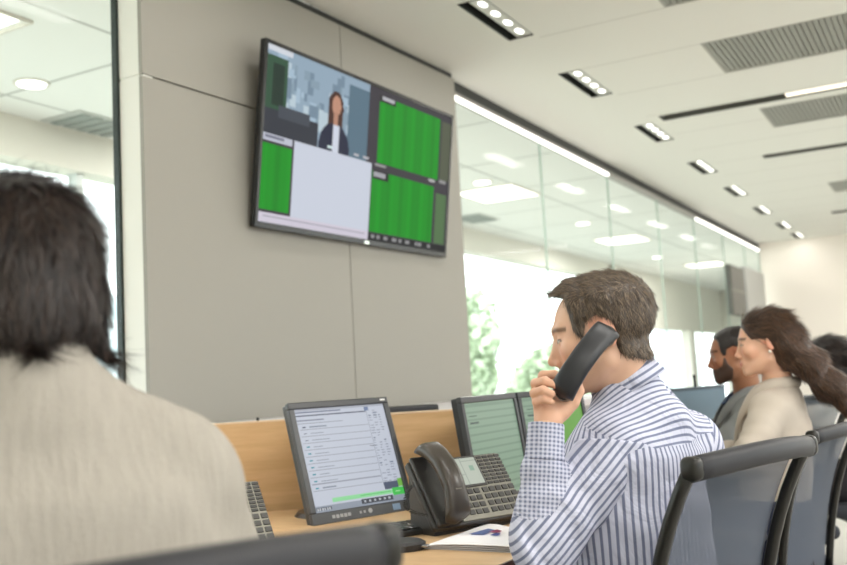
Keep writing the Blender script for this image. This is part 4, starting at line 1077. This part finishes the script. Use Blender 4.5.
def grip(P):
    K = LM
    d = rc(P, wrL-(K(546, 428, 1.915)-K(546, 400, 1.94))*-.2, K(548, 404, 1.945), .025, .024)
    d = smin(d, rc(P, K(548, 420, 1.93), K(542, 388, 1.955), .020, .0125), .012)
    d = smin(d, rc(P, K(546, 418, 1.925), K(538, 399, 1.935), .018, .0120), .012)
    d = smin(d, rc(P, K(550, 420, 1.93), K(568, 404, 1.955), .022, .0155), .014)
    fg = [([(541, 386, 1.955), (543, 375.5, 1.955), (554, 374.5, 1.945), (561, 380, 1.935)], (.0118, .0100, .0090, .0076)),
          ([(538, 392, 1.945), (535.5, 383.5, 1.935), (545, 381, 1.915), (554, 385, 1.905)], (.0118, .0100, .0092, .0078)),
          ([(538, 400, 1.935), (534.5, 393, 1.92), (543, 390, 1.900), (552, 394, 1.895)], (.0112, .0096, .0088, .0074)),
          ([(540, 408, 1.93), (536.5, 402, 1.915), (544, 399, 1.900), (551, 402, 1.895)], (.0100, .0086, .0080, .0068))]
    for pts, r in fg:
        d = smin(d, chain(P, [K(*p) for p in pts], r, .003), .0045)
    d = smin(d, chain(P, [K(562, 411, 1.94), K(573, 402, 1.945), K(579, 391, 1.95), K(578, 382, 1.952)], (.0165, .0130, .0105, .0085), .004), .012)
    return d
hcM = LM(601.5, 334.5, 2.08); HM = rotm(math.radians(33), math.radians(-8), 0)
man = dict(label='man in blue striped shirt holding a black phone handset to his ear', loc=ML, rz=MR, secs=[(z, .012, y, a*1.04*(1 if z < .99 else .78), b_*1.05*(1 if z < .99 else .85)) for z, x, y, a, b_ in SECM], nr=.053, nstub=True,
           neck=LM(624, 384, 2.09)-np.array([0, 0, .03]), head=hcM, H=HM, hs=1.045, sh=[LM(616, 448, 1.98), np.array((.214, -.012, .940))], el=[LM(541, 546, 1.86), np.array((.29, .16, .79))], wr=[wrL, wrR],
           skin=(208, 168, 144), lip=(186, 122, 108), brow=(96, 72, 56), stub=.35, hands=[grip, REST(wrR, (-.3, .95, 0), (0, 0, 1), (-1, -.2, 0))], handres=.0026, hres=.0030,
           trm=mat('dark trousers', srgb(34, 30, 34), .8), garment='shirt', gm=M_cot, split=split_shirt, sr=(.046, .076, .058, .031), fold=.0046)
tM = figure(man)
print('man neck', man['neck'], 'head', hcM, 'sh', man['sh'], 'el', man['el'], 'wr', wrL)
def rot2(u, v, a): return u*math.cos(a)-v*math.sin(a), u*math.sin(a)+v*math.cos(a)
HP = [(.16, .30), (.150, .076), (.118, .076), (.095, .080), (.072, .078), (.064, .040), (.056, .004), (.040, -.014), (.030, .0), (.026, .026), (.004, .034), (-.018, .022), (-.024, -.016), (-.034, -.046), (-.075, -.054), (-.2, -.060), (-.2, .3)]
def hair_man(q):
    u, v = rot2(q[:, 1], q[:, 2], math.radians(-8)); sd = poly_sd(u, v, HP)
    T = .007+.008*sstep((q[:, 2]-.02)/.07)+.010*sstep((u-.03)/.04)*sstep((v-.05)/.03)
    th = -.005+(T+.005)*sstep(-sd/.014+.2)
    return smax(skull(q)-th-.0012*wob(q, 160, 4)-.001*wob(q, 320, 5), sd-.006, .008)
v, q = hairshell(man, hair_man, .0032)
hcol = np.tile(np.array(srgb(66, 54, 44)), (len(v), 1))*(1+.25*wob(v, 200, 8))[:, None]
hr = npmesh('hair', v, q, M_hair, tM, col=np.clip(hcol, .005, 1))
hcv, Hm = np.array(man['head']), man['H']
def flow_man(P):
    qq = (P-hcv) @ Hm; top = sstep((qq[:, 2]-.05)/.05)[:, None]
    f_ = top*np.array([.15, .55, .0])+(1-top)*np.array([0, -.15, -1.]); return f_ @ Hm.T
def w_man(c):
    qq = (c-hcv) @ Hm/1.045; u, vv = rot2(qq[:, 1], qq[:, 2], math.radians(-8)); return (poly_sd(u, vv, HP) < -.004)*1.0+1e-6
strands('strands', v, q, hr, 16000, flow_man, .012, .026, .0011, .22, (48, 38, 32), (138, 118, 96), where=w_man, seed=4)

# handset in his hand
def held(name, label, lo_p, hi_p, out_dir):
    y = Vector(hi_p-lo_p).normalized(); z = Vector(out_dir); z = (z-y*z.dot(y)).normalized(); x = y.cross(z)
    c = (Vector(lo_p)+Vector(hi_p))/2
    o = thing(name, label, 'phone handset', c); R3 = Matrix((x, y, z)).transposed(); o.rotation_euler = R3.to_euler()
    return o
hl, hh = W(566, 388, 1.915), W(604, 336, 1.950)
ho = held('phone_handset', 'black phone handset held against the ear of the man in the striped shirt', hl, hh, -CF*.9-CR*.45)
bm = handset_bm(.180, .027, .22)
obj('handle', bm, mat('matt black handset', srgb(30, 31, 36), .38), ho, smooth=True)
obj('ear_cup', cyl((0, .072, -.022), (0, .072, -.004), .020, .023, 24), M_ph, ho, smooth=False)
obj('mouth_cup', cyl((0, -.072, -.022), (0, -.072, -.004), .018, .021, 24), M_ph, ho, smooth=False)
# --- the person in cream knit, seen from behind
PL = plan(-.405, 1.02); PR = hdg(29)
def LP(px, py, d): return world2local(PL, PR, W(px, py, d))
M_knit = mat('cream knit', srgb(160, 154, 145), .95, spec=.2); N, L, b = nodes(M_knit)
tc = N.new('ShaderNodeTexCoord'); mp = N.new('ShaderNodeMapping'); mp.inputs['Scale'].default_value = (1, .3, .12); L.new(tc.outputs['Object'], mp.inputs[0])
n1 = N.new('ShaderNodeTexNoise'); n1.inputs['Scale'].default_value = 130; n1.inputs['Detail'].default_value = 3; L.new(mp.outputs[0], n1.inputs['Vector'])
n2 = N.new('ShaderNodeTexNoise'); n2.inputs['Scale'].default_value = 420; L.new(tc.outputs['Object'], n2.inputs['Vector'])
sm = math_node(N, L, 'ADD', n1.outputs[0], math_node(N, L, 'MULTIPLY', n2.outputs[0], .6))
cr = N.new('ShaderNodeMapRange'); cr.inputs[1].default_value = .5; cr.inputs[2].default_value = 1.1; cr.inputs[3].default_value = .90; cr.inputs[4].default_value = 1.08; L.new(sm, cr.inputs[0])
vm = N.new('ShaderNodeVectorMath'); vm.operation = 'SCALE'; vm.inputs[0].default_value = srgb(160, 154, 145); L.new(cr.outputs[0], vm.inputs['Scale']); L.new(vm.outputs[0], b.inputs['Base Color'])
bp = N.new('ShaderNodeBump'); bp.inputs['Strength'].default_value = .8; bp.inputs['Distance'].default_value = .004; L.new(sm, bp.inputs['Height']); L.new(bp.outputs[0], b.inputs['Normal'])
nk = LP(28, 372, 1.06)-np.array([0, 0, .02])
nkc = nk.copy()
cream = dict(label='dark-haired person in a cream knit top, seen from behind at the left edge', loc=PL, rz=PR, fem=False, hs=.98,
             secs=[(.42, 0, -.0, .19, .15), (.6, 0, 0, .19, .145), (.80, nk[0]*.4, .0, .205, .145), (.92, nk[0]*.7, nk[1]*.4, .215, .135), (1.02, nk[0], nk[1]*.7, .190, .120), (1.08, nk[0], nk[1], .145, .095), (1.125, nk[0], nk[1], .10, .07)],
             neck=nk, head=LP(13, 291, 1.09), H=rotm(math.radians(6), math.radians(-4), 0),
             sh=[np.array((nk[0]-.152, nk[1]-.01, 1.025)), np.array((nk[0]+.150, nk[1]-.01, 1.022))], el=[np.array((-.27, .16, .80)), np.array((.255, .17, .79))], wr=[np.array((-.16, .40, .785)), np.array((.17, .41, .785))],
             skin=(205, 165, 140), lip=(170, 100, 95), brow=(40, 32, 30), hands=None, trm=mat('charcoal trousers', srgb(48, 48, 54), .85), garment='knit_top', gm=M_knit, sr=(.068, .074, .060, .048), hres=.005, fold=.0035,
             extra=lambda P: rc(P, nkc-np.array([0, 0, .03]), nkc+np.array([0, -.004, .040]), .092, .062)-.0015*wob(P, 90, 2))
cream['hands'] = [REST(cream['wr'][0], (.2, .97, 0), (0, 0, 1), (1, -.2, 0)), REST(cream['wr'][1], (-.2, .97, 0), (0, 0, 1), (-1, -.2, 0))]
tP = figure(cream)
FP = [(.2, .02), (.085, .03), (.070, -.03), (.045, -.075), (.0, -.085), (-.3, -.085), (-.3, .3), (.2, .3)]
def hair_bob(q):
    sd = poly_sd(q[:, 1], q[:, 2], FP)
    d = ell(q, (0, -.018, .034), (.092, .116, .096)); d = smin(d, ell(q, (0, -.030, -.020), (.092, .096, .066)), .03)
    for s in (-1, 1): d = smin(d, rc(q, (s*.070, -.015, -.035), (s*.094, -.035, -.078), .030, .006), .02)
    d = smin(d, rc(q, (.0, -.085, -.03), (.0, -.100, -.078), .032, .010), .02)
    return smax(d-.0016*wob(q, 110, 4)-.001*wob(q, 260, 5), sd, .012)
v, q = hairshell(cream, hair_bob, .0045)
cc = np.clip(np.tile(np.array(srgb(28, 21, 20)), (len(v), 1))*(1+.2*wob(v, 120, 8))[:, None], .002, 1)
hr = npmesh('hair', v, q, M_hair, tP, col=cc)
hcP, HmP = np.array(cream['head']), cream['H']
def flow_bob(P):
    q_ = (P-hcP) @ HmP; rad = q_.copy(); rad[:, 2] = 0; rad[:, 1] += .02
    k = sstep((q_[:, 2]-.03)/.08)[:, None]; fl = sstep((-.045-q_[:, 2])/.03)[:, None]
    return (k*(rad*6+np.array([0, 0, -.35]))+(1-k)*np.array([0, 0, -1.])+fl*rad*7) @ HmP.T
strands('strands', v, q, hr, 15000, flow_bob, .03, .060, .0016, .09, (24, 18, 18), (62, 46, 38), seed=7)

# --- the woman in the cream blazer
WL = plan(1.16, 3.36); WR = hdg(60)
def LW(px, py, d): return world2local(WL, WR, W(px, py, d))
M_blz = mat('cream blazer cloth', srgb(186, 175, 163), .85, bump=.25, bscale=500)
nk = LW(776, 386, 3.47)-np.array([0, 0, .015]); hcW = LW(766, 343, 3.45)
def SECL(nk, w=1.0, top=.0):
    z1 = nk[2]; return [(.42, 0, 0, .17*w, .13*w), (.56, 0, 0, .158*w, .125*w), (.68, nk[0]*.2, nk[1]*.2, .145*w, .115*w), (z1-.20, nk[0]*.6, nk[1]*.6, .160*w, .122*w), (z1-.12, nk[0]*.8, nk[1]*.8, .165*w, .112*w), (z1-.05, nk[0], nk[1]*.95, .14*w, .085*w), (z1-.005, nk[0], nk[1], .082*w, .062*w)]
wom = dict(label='woman with long wavy brown hair in a cream blazer, facing left', loc=WL, rz=WR, fem=True, hs=.96, secs=SECL(nk), neck=nk, head=hcW, H=rotm(math.radians(10), math.radians(-4), 0),
           sh=[nk+np.array((-.148, -.0, -.070)), nk+np.array((.148, -.0, -.070))], el=[np.array((-.22, .03, .80)), np.array((.22, .08, .79))], wr=[np.array((-.14, .27, .785)), np.array((.12, .38, .785))],
           skin=(222, 176, 150), lip=(190, 100, 98), brow=(66, 46, 38), hands=None, trm=mat('dark blue trousers', srgb(40, 46, 66), .85), garment='blazer', gm=M_blz, sr=(.056, .064, .052, .042), hres=.004, gres=.0075, fold=.003)
wom['hands'] = [REST(wom['wr'][0], (.3, .95, 0), (0, 0, 1), (1, -.2, 0)), REST(wom['wr'][1], (-.3, .95, 0), (0, 0, 1), (-1, -.2, 0))]
tW = figure(wom)
# blazer collar and lapel: a folded band from the nape down the front
def lapel(t, nb, pts_l, wdt, m_, name='lapel'):
    for s in (-1, 1):
        P_ = [Vector((nb[0]+s*a*1.22, nb[1]+b_*1.22, nb[2]+c-.004)) for a, b_, c in pts_l]; P2 = []
        for i in range(len(P_)-1):
            for k in range(5): P2.append(P_[i].lerp(P_[i+1], k/5))
        P2.append(P_[-1])
        for _ in range(4): P2 = [P2[0]]+[(P2[i-1]+P2[i]*2+P2[i+1])/4 for i in range(1, len(P2)-1)]+[P2[-1]]
        bm = bmesh.new(); rings = []
        for i, p_ in enumerate(P2):
            tt = (P2[min(i+1, len(P2)-1)]-P2[max(i-1, 0)]).normalized(); out = Vector((p_.x-nb[0], p_.y-nb[1]+.03, .0)).normalized(); sd_ = tt.cross(out).normalized()
            w_ = wdt*(.75+.6*math.sin(min(1, i/len(P2)*1.2)*PI)**2)*(1 if i < len(P2)-3 else .5)
            rings.append([bm.verts.new(p_+sd_*(x_-.5)*w_+out*(.004+.010*(1-(2*x_-1)**2))) for x_ in (0, .2, .4, .6, .8, 1)])
        for i in range(len(rings)-1):
            for j in range(5): bm.faces.new((rings[i][j], rings[i][j+1], rings[i+1][j+1], rings[i+1][j]))
        o = obj(name, bm, m_, t, smooth=True); md = o.modifiers.new('thick', 'SOLIDIFY'); md.thickness = .004
lapel(tW, nk, [(.0, -.062, .030), (.045, -.048, .030), (.066, .0, .018), (.070, .050, -.012), (.052, .095, -.075), (.030, .118, -.16), (.015, .120, -.25)], .050, M_blz)
# long hair
hcw, Hw = np.array(wom['head']), wom['H']
FW = [(.2, .30), (.12, .098), (.088, .084), (.076, .062), (.064, .030), (.050, .010), (.030, .016), (.008, .012), (-.010, -.010), (-.022, -.050), (-.050, -.110), (-.3, -.12), (-.3, .3)]
path_w = [np.array(p_) for p_ in ((.0, -.030, .045), (.0, -.072, .0), (.0, -.120, -.075), (.0, -.180, -.165), (.0, -.238, -.262))]
def hair_long(q):
    sd = poly_sd(q[:, 1], q[:, 2], FW)
    th = -.004+(.014)*sstep(-sd/.016+.15)
    cap = smax(skull(q)-th, sd-.006, .008)
    Q = q*np.array([.72, 1, 1]); m_ = chain(Q, path_w, (.060, .060, .055, .050, .030), .03)
    return smin(cap, m_, .02)-.0025*wob(q, 70, 4)-.0015*wob(q, 150, 5)
v, q = hairshell(wom, hair_long, .0045, (.15, .34, .34, .15, .13, .16))
cc = np.clip(np.tile(np.array(srgb(62, 42, 32)), (len(v), 1))*(1+.25*wob(v, 90, 8))[:, None], .002, 1)
hr = npmesh('hair', v, q, M_hair, tW, col=cc)
def flow_long(P):
    q_ = (P-hcw) @ Hw; f_ = np.zeros_like(q_); k = sstep((.0-q_[:, 1])/.05)[:, None]
    f_ += (1-k)*np.array([0, -1., -.15+0])+k*np.array([0, -.60, -.80]); f_[:, 0] += .35*np.sin(q_[:, 2]*70+q_[:, 0]*20); f_[:, 1] += .25*np.sin(q_[:, 2]*60+q_[:, 0]*50)
    return f_ @ Hw.T
strands('strands', v, q, hr, 20000, flow_long, .04, .075, .0020, .05, (42, 29, 23), (112, 80, 58), seed=9, seg=6, where=lambda c: ((poly_sd(((c-hcw) @ Hw)[:, 1], ((c-hcw) @ Hw)[:, 2], FW) < -.012) | (((c-hcw) @ Hw)[:, 1] < -.06))*1.0)
ep = hcw+Hw @ np.array([-.0, 0, 0])
for s in (-1, 1):
    bm = bmesh.new(); bmesh.ops.create_uvsphere(bm, u_segments=12, v_segments=8, radius=.0058); c_ = hcw+Hw @ (np.array([s*.079, -.010, -.034])*.96)
    bmesh.ops.translate(bm, verts=bm.verts, vec=Vector(c_)); obj('earring', bm, mat('pearl', srgb(240, 235, 225), .2), tW, smooth=True)

# --- the bearded man in the grey blazer
BL = plan(1.42, 4.16); BR = hdg(80)
def LB(px, py, d): return world2local(BL, BR, W(px, py, d))
M_gb = mat('grey blazer cloth', srgb(122, 124, 124), .9, bump=.25, bscale=500)
nk = LB(748, 394, 4.15)-np.array([0, 0, .01]); hcB = LB(734, 354, 4.12)
bea = dict(label='bearded man with short black hair in a grey blazer, beyond the woman in cream', loc=BL, rz=BR, hs=.99, secs=SECL(nk, 1.14), neck=nk, head=hcB, H=rotm(math.radians(-6), math.radians(-6), 0),
           sh=[nk+np.array((-.175, -.0, -.080)), nk+np.array((.175, -.0, -.080))], el=[np.array((-.26, .2, .79)), np.array((.25, .2, .79))], wr=[np.array((-.12, .42, .785)), np.array((.12, .42, .785))],
           skin=(158, 112, 86), lip=(120, 78, 68), brow=(34, 26, 24), stub=0, hands=None, trm=MATS['dark trousers'], garment='blazer', gm=M_gb, sr=(.062, .070, .058, .046), hres=.005, gres=.009, fold=.003)
bea['hands'] = [REST(bea['wr'][0], (.3, .95, 0), (0, 0, 1), (1, -.2, 0)), REST(bea['wr'][1], (-.3, .95, 0), (0, 0, 1), (-1, -.2, 0))]
tB = figure(bea)
HB_ = [(.16, .30), (.12, .100), (.098, .076), (.080, .072), (.066, .060), (.060, .020), (.052, -.008), (.034, -.010), (.028, .020), (.004, .030), (-.018, .020), (-.024, -.016), (-.034, -.046), (-.075, -.056), (-.2, -.06), (-.2, .3)]
def hair_b(q):
    u, vv = rot2(q[:, 1], q[:, 2], math.radians(-4)); sd = poly_sd(u, vv, HB_); th = -.004+.010*sstep(-sd/.012+.2)
    return smax(skull(q)-th-.0012*wob(q, 180, 4), sd-.006, .006)
v, q = hairshell(bea, hair_b, .0042); hrB = npmesh('hair', v, q, M_hair, tB, col=np.tile(np.array(srgb(34, 28, 27)), (len(v), 1)))
BD = [(.13, -.058), (.098, -.050), (.080, -.048), (.062, -.040), (.050, -.004), (.036, -.006), (.030, -.035), (.012, -.060), (.020, -.105), (.060, -.135), (.13, -.135)]
def beard(q):
    sd = poly_sd(q[:, 1], q[:, 2], BD); lip = 1-np.clip(np.sqrt((q[:, 0]/.019)**2+((q[:, 2]+.0685)/.009)**2), 0, 1)
    th = -.004+.0062*sstep(-sd/.010+.2)-.012*sstep(lip*2)
    return smax(face_sdf(q, False, False)-th, sd-.004, .004)
v, q = hairshell(bea, beard, .0034); npmesh('beard', v, q, M_hair, tB, col=np.tile(np.array(srgb(66, 48, 40)), (len(v), 1)))
lapel(tB, nk, [(.0, -.066, .028), (.050, -.052, .028), (.072, .0, .018), (.074, .055, -.012), (.055, .105, -.075), (.030, .125, -.16)], .050, M_gb)
lapel(tB, nk+np.array([0, 0, .006]), [(.0, -.060, .032), (.044, -.046, .032), (.062, .0, .024), (.052, .055, -.002), (.02, .08, -.03)], .030, mat('navy collar cloth', srgb(60, 72, 100), .85), 'shirt_collar')

# --- the dark-haired person at the right edge
DL = plan(2.02, 4.66); DR = hdg(82)
def LD(px, py, d): return world2local(DL, DR, W(px, py, d))
nk = LD(838, 400, 4.72)-np.array([0, 0, .01]); hcD = LD(828, 363, 4.7)
M_ws = mat('white shirt cloth', srgb(226, 222, 218), .85, bump=.2, bscale=400)
dar = dict(label='person with dark pinned-up hair and white shirt at the right edge', loc=DL, rz=DR, fem=True, hs=.97, secs=SECL(nk), neck=nk, head=hcD, H=rotm(math.radians(-48), math.radians(-4), 0),
           sh=[nk+np.array((-.15, 0, -.070)), nk+np.array((.15, 0, -.070))], el=[np.array((-.23, .18, .79)), np.array((.22, .18, .79))], wr=[np.array((-.10, .40, .785)), np.array((.12, .40, .785))],
           skin=(190, 145, 118), lip=(160, 95, 90), brow=(40, 30, 28), hands=None, trm=MATS['dark trousers'], garment='shirt', gm=M_ws, sr=(.056, .064, .052, .042), hres=.006, gres=.010, fold=.003)
dar['hands'] = [REST(dar['wr'][0], (.3, .95, 0), (0, 0, 1), (1, -.2, 0)), REST(dar['wr'][1], (-.3, .95, 0), (0, 0, 1), (-1, -.2, 0))]
tD = figure(dar)
FD = [(.2, .30), (.12, .098), (.088, .080), (.074, .060), (.060, .020), (.040, .0), (.010, -.010), (-.015, -.040), (-.030, -.085), (-.3, -.10), (-.3, .3)]
def hair_bun(q):
    sd = poly_sd(q[:, 1], q[:, 2], FD); cap = smax(skull(q)-(-.004+.024*sstep(-sd/.016+.15)), sd-.006, .008)
    return smin(cap, ell(q, (0, -.125, .015), (.055, .052, .056)), .015)-.003*wob(q, 80, 4)-.0015*wob(q, 170, 5)
v, q = hairshell(dar, hair_bun, .0055, (.15, .22, .2, .15, .15, .17))
hr = npmesh('hair', v, q, M_hair, tD, col=np.clip(np.tile(np.array(srgb(34, 28, 28)), (len(v), 1))*(1+.2*wob(v, 90, 8))[:, None], .002, 1))
hcd, Hd_ = np.array(dar['head']), dar['H']
strands('strands', v, q, hr, 4000, lambda P: np.tile(np.array([0, -1., -.3]) @ Hd_.T, (len(P), 1)), .03, .06, .002, .2, (30, 25, 25), (70, 56, 50), seed=11)
# ------------------------------------------------------------------ light
sc = bpy.context.scene
wd = bpy.data.worlds.new('sky'); sc.world = wd; wd.use_nodes = True
bg = wd.node_tree.nodes['Background']; bg.inputs[0].default_value = (.93, .98, 1, 1); bg.inputs[1].default_value = 3.2
def area(x, y, z, sx_, sy_, pw, col=(1, .97, .92), name='lamp_fill_light'):
    l = bpy.data.lights.new(name, 'AREA'); l.shape = 'RECTANGLE'; l.size = sx_; l.size_y = sy_; l.energy = pw; l.color = col
    o = bpy.data.objects.new(name, l); COL.objects.link(o); o.location = (x, y, z)
for y in lamp_y: area(-1.87, y, CEIL-.01, .12, .6, 5 if y < 14 else 2)
for s in slots: area((s[0]+.85+s[1])/2, (s[2]+s[3])/2, CEIL-.01, s[1]-s[0]-.9, .10, 45)
for y in (-1.6, .8, 3.2, 5.6, 10.2, 13): area(2.0, y, CEIL-.02, 1.2, .6, 45)  # added fill lamps without fixtures, over the unseen right side of the room
for x, y, _ in pl: area(x, y, CEIL-.03, 0.55, .55, 60, (1, .97, .92))
sun = bpy.data.lights.new('sun', 'SUN'); sun.energy = 4; sun.angle = .3; so = bpy.data.objects.new('sun', sun); COL.objects.link(so)
so.rotation_euler = (math.radians(35), math.radians(25), 0)
vs = sc.view_settings; vs.view_transform = 'Standard'; vs.look = 'None'; vs.gamma = 1; vs.exposure = -.06; vs.use_curve_mapping = False
sc.cycles.max_bounces = 8; sc.cycles.transparent_max_bounces = 16; sc.cycles.diffuse_bounces = 4
sc.cycles.use_denoising = True; sc.cycles.caustics_reflective = False; sc.cycles.caustics_refractive = False
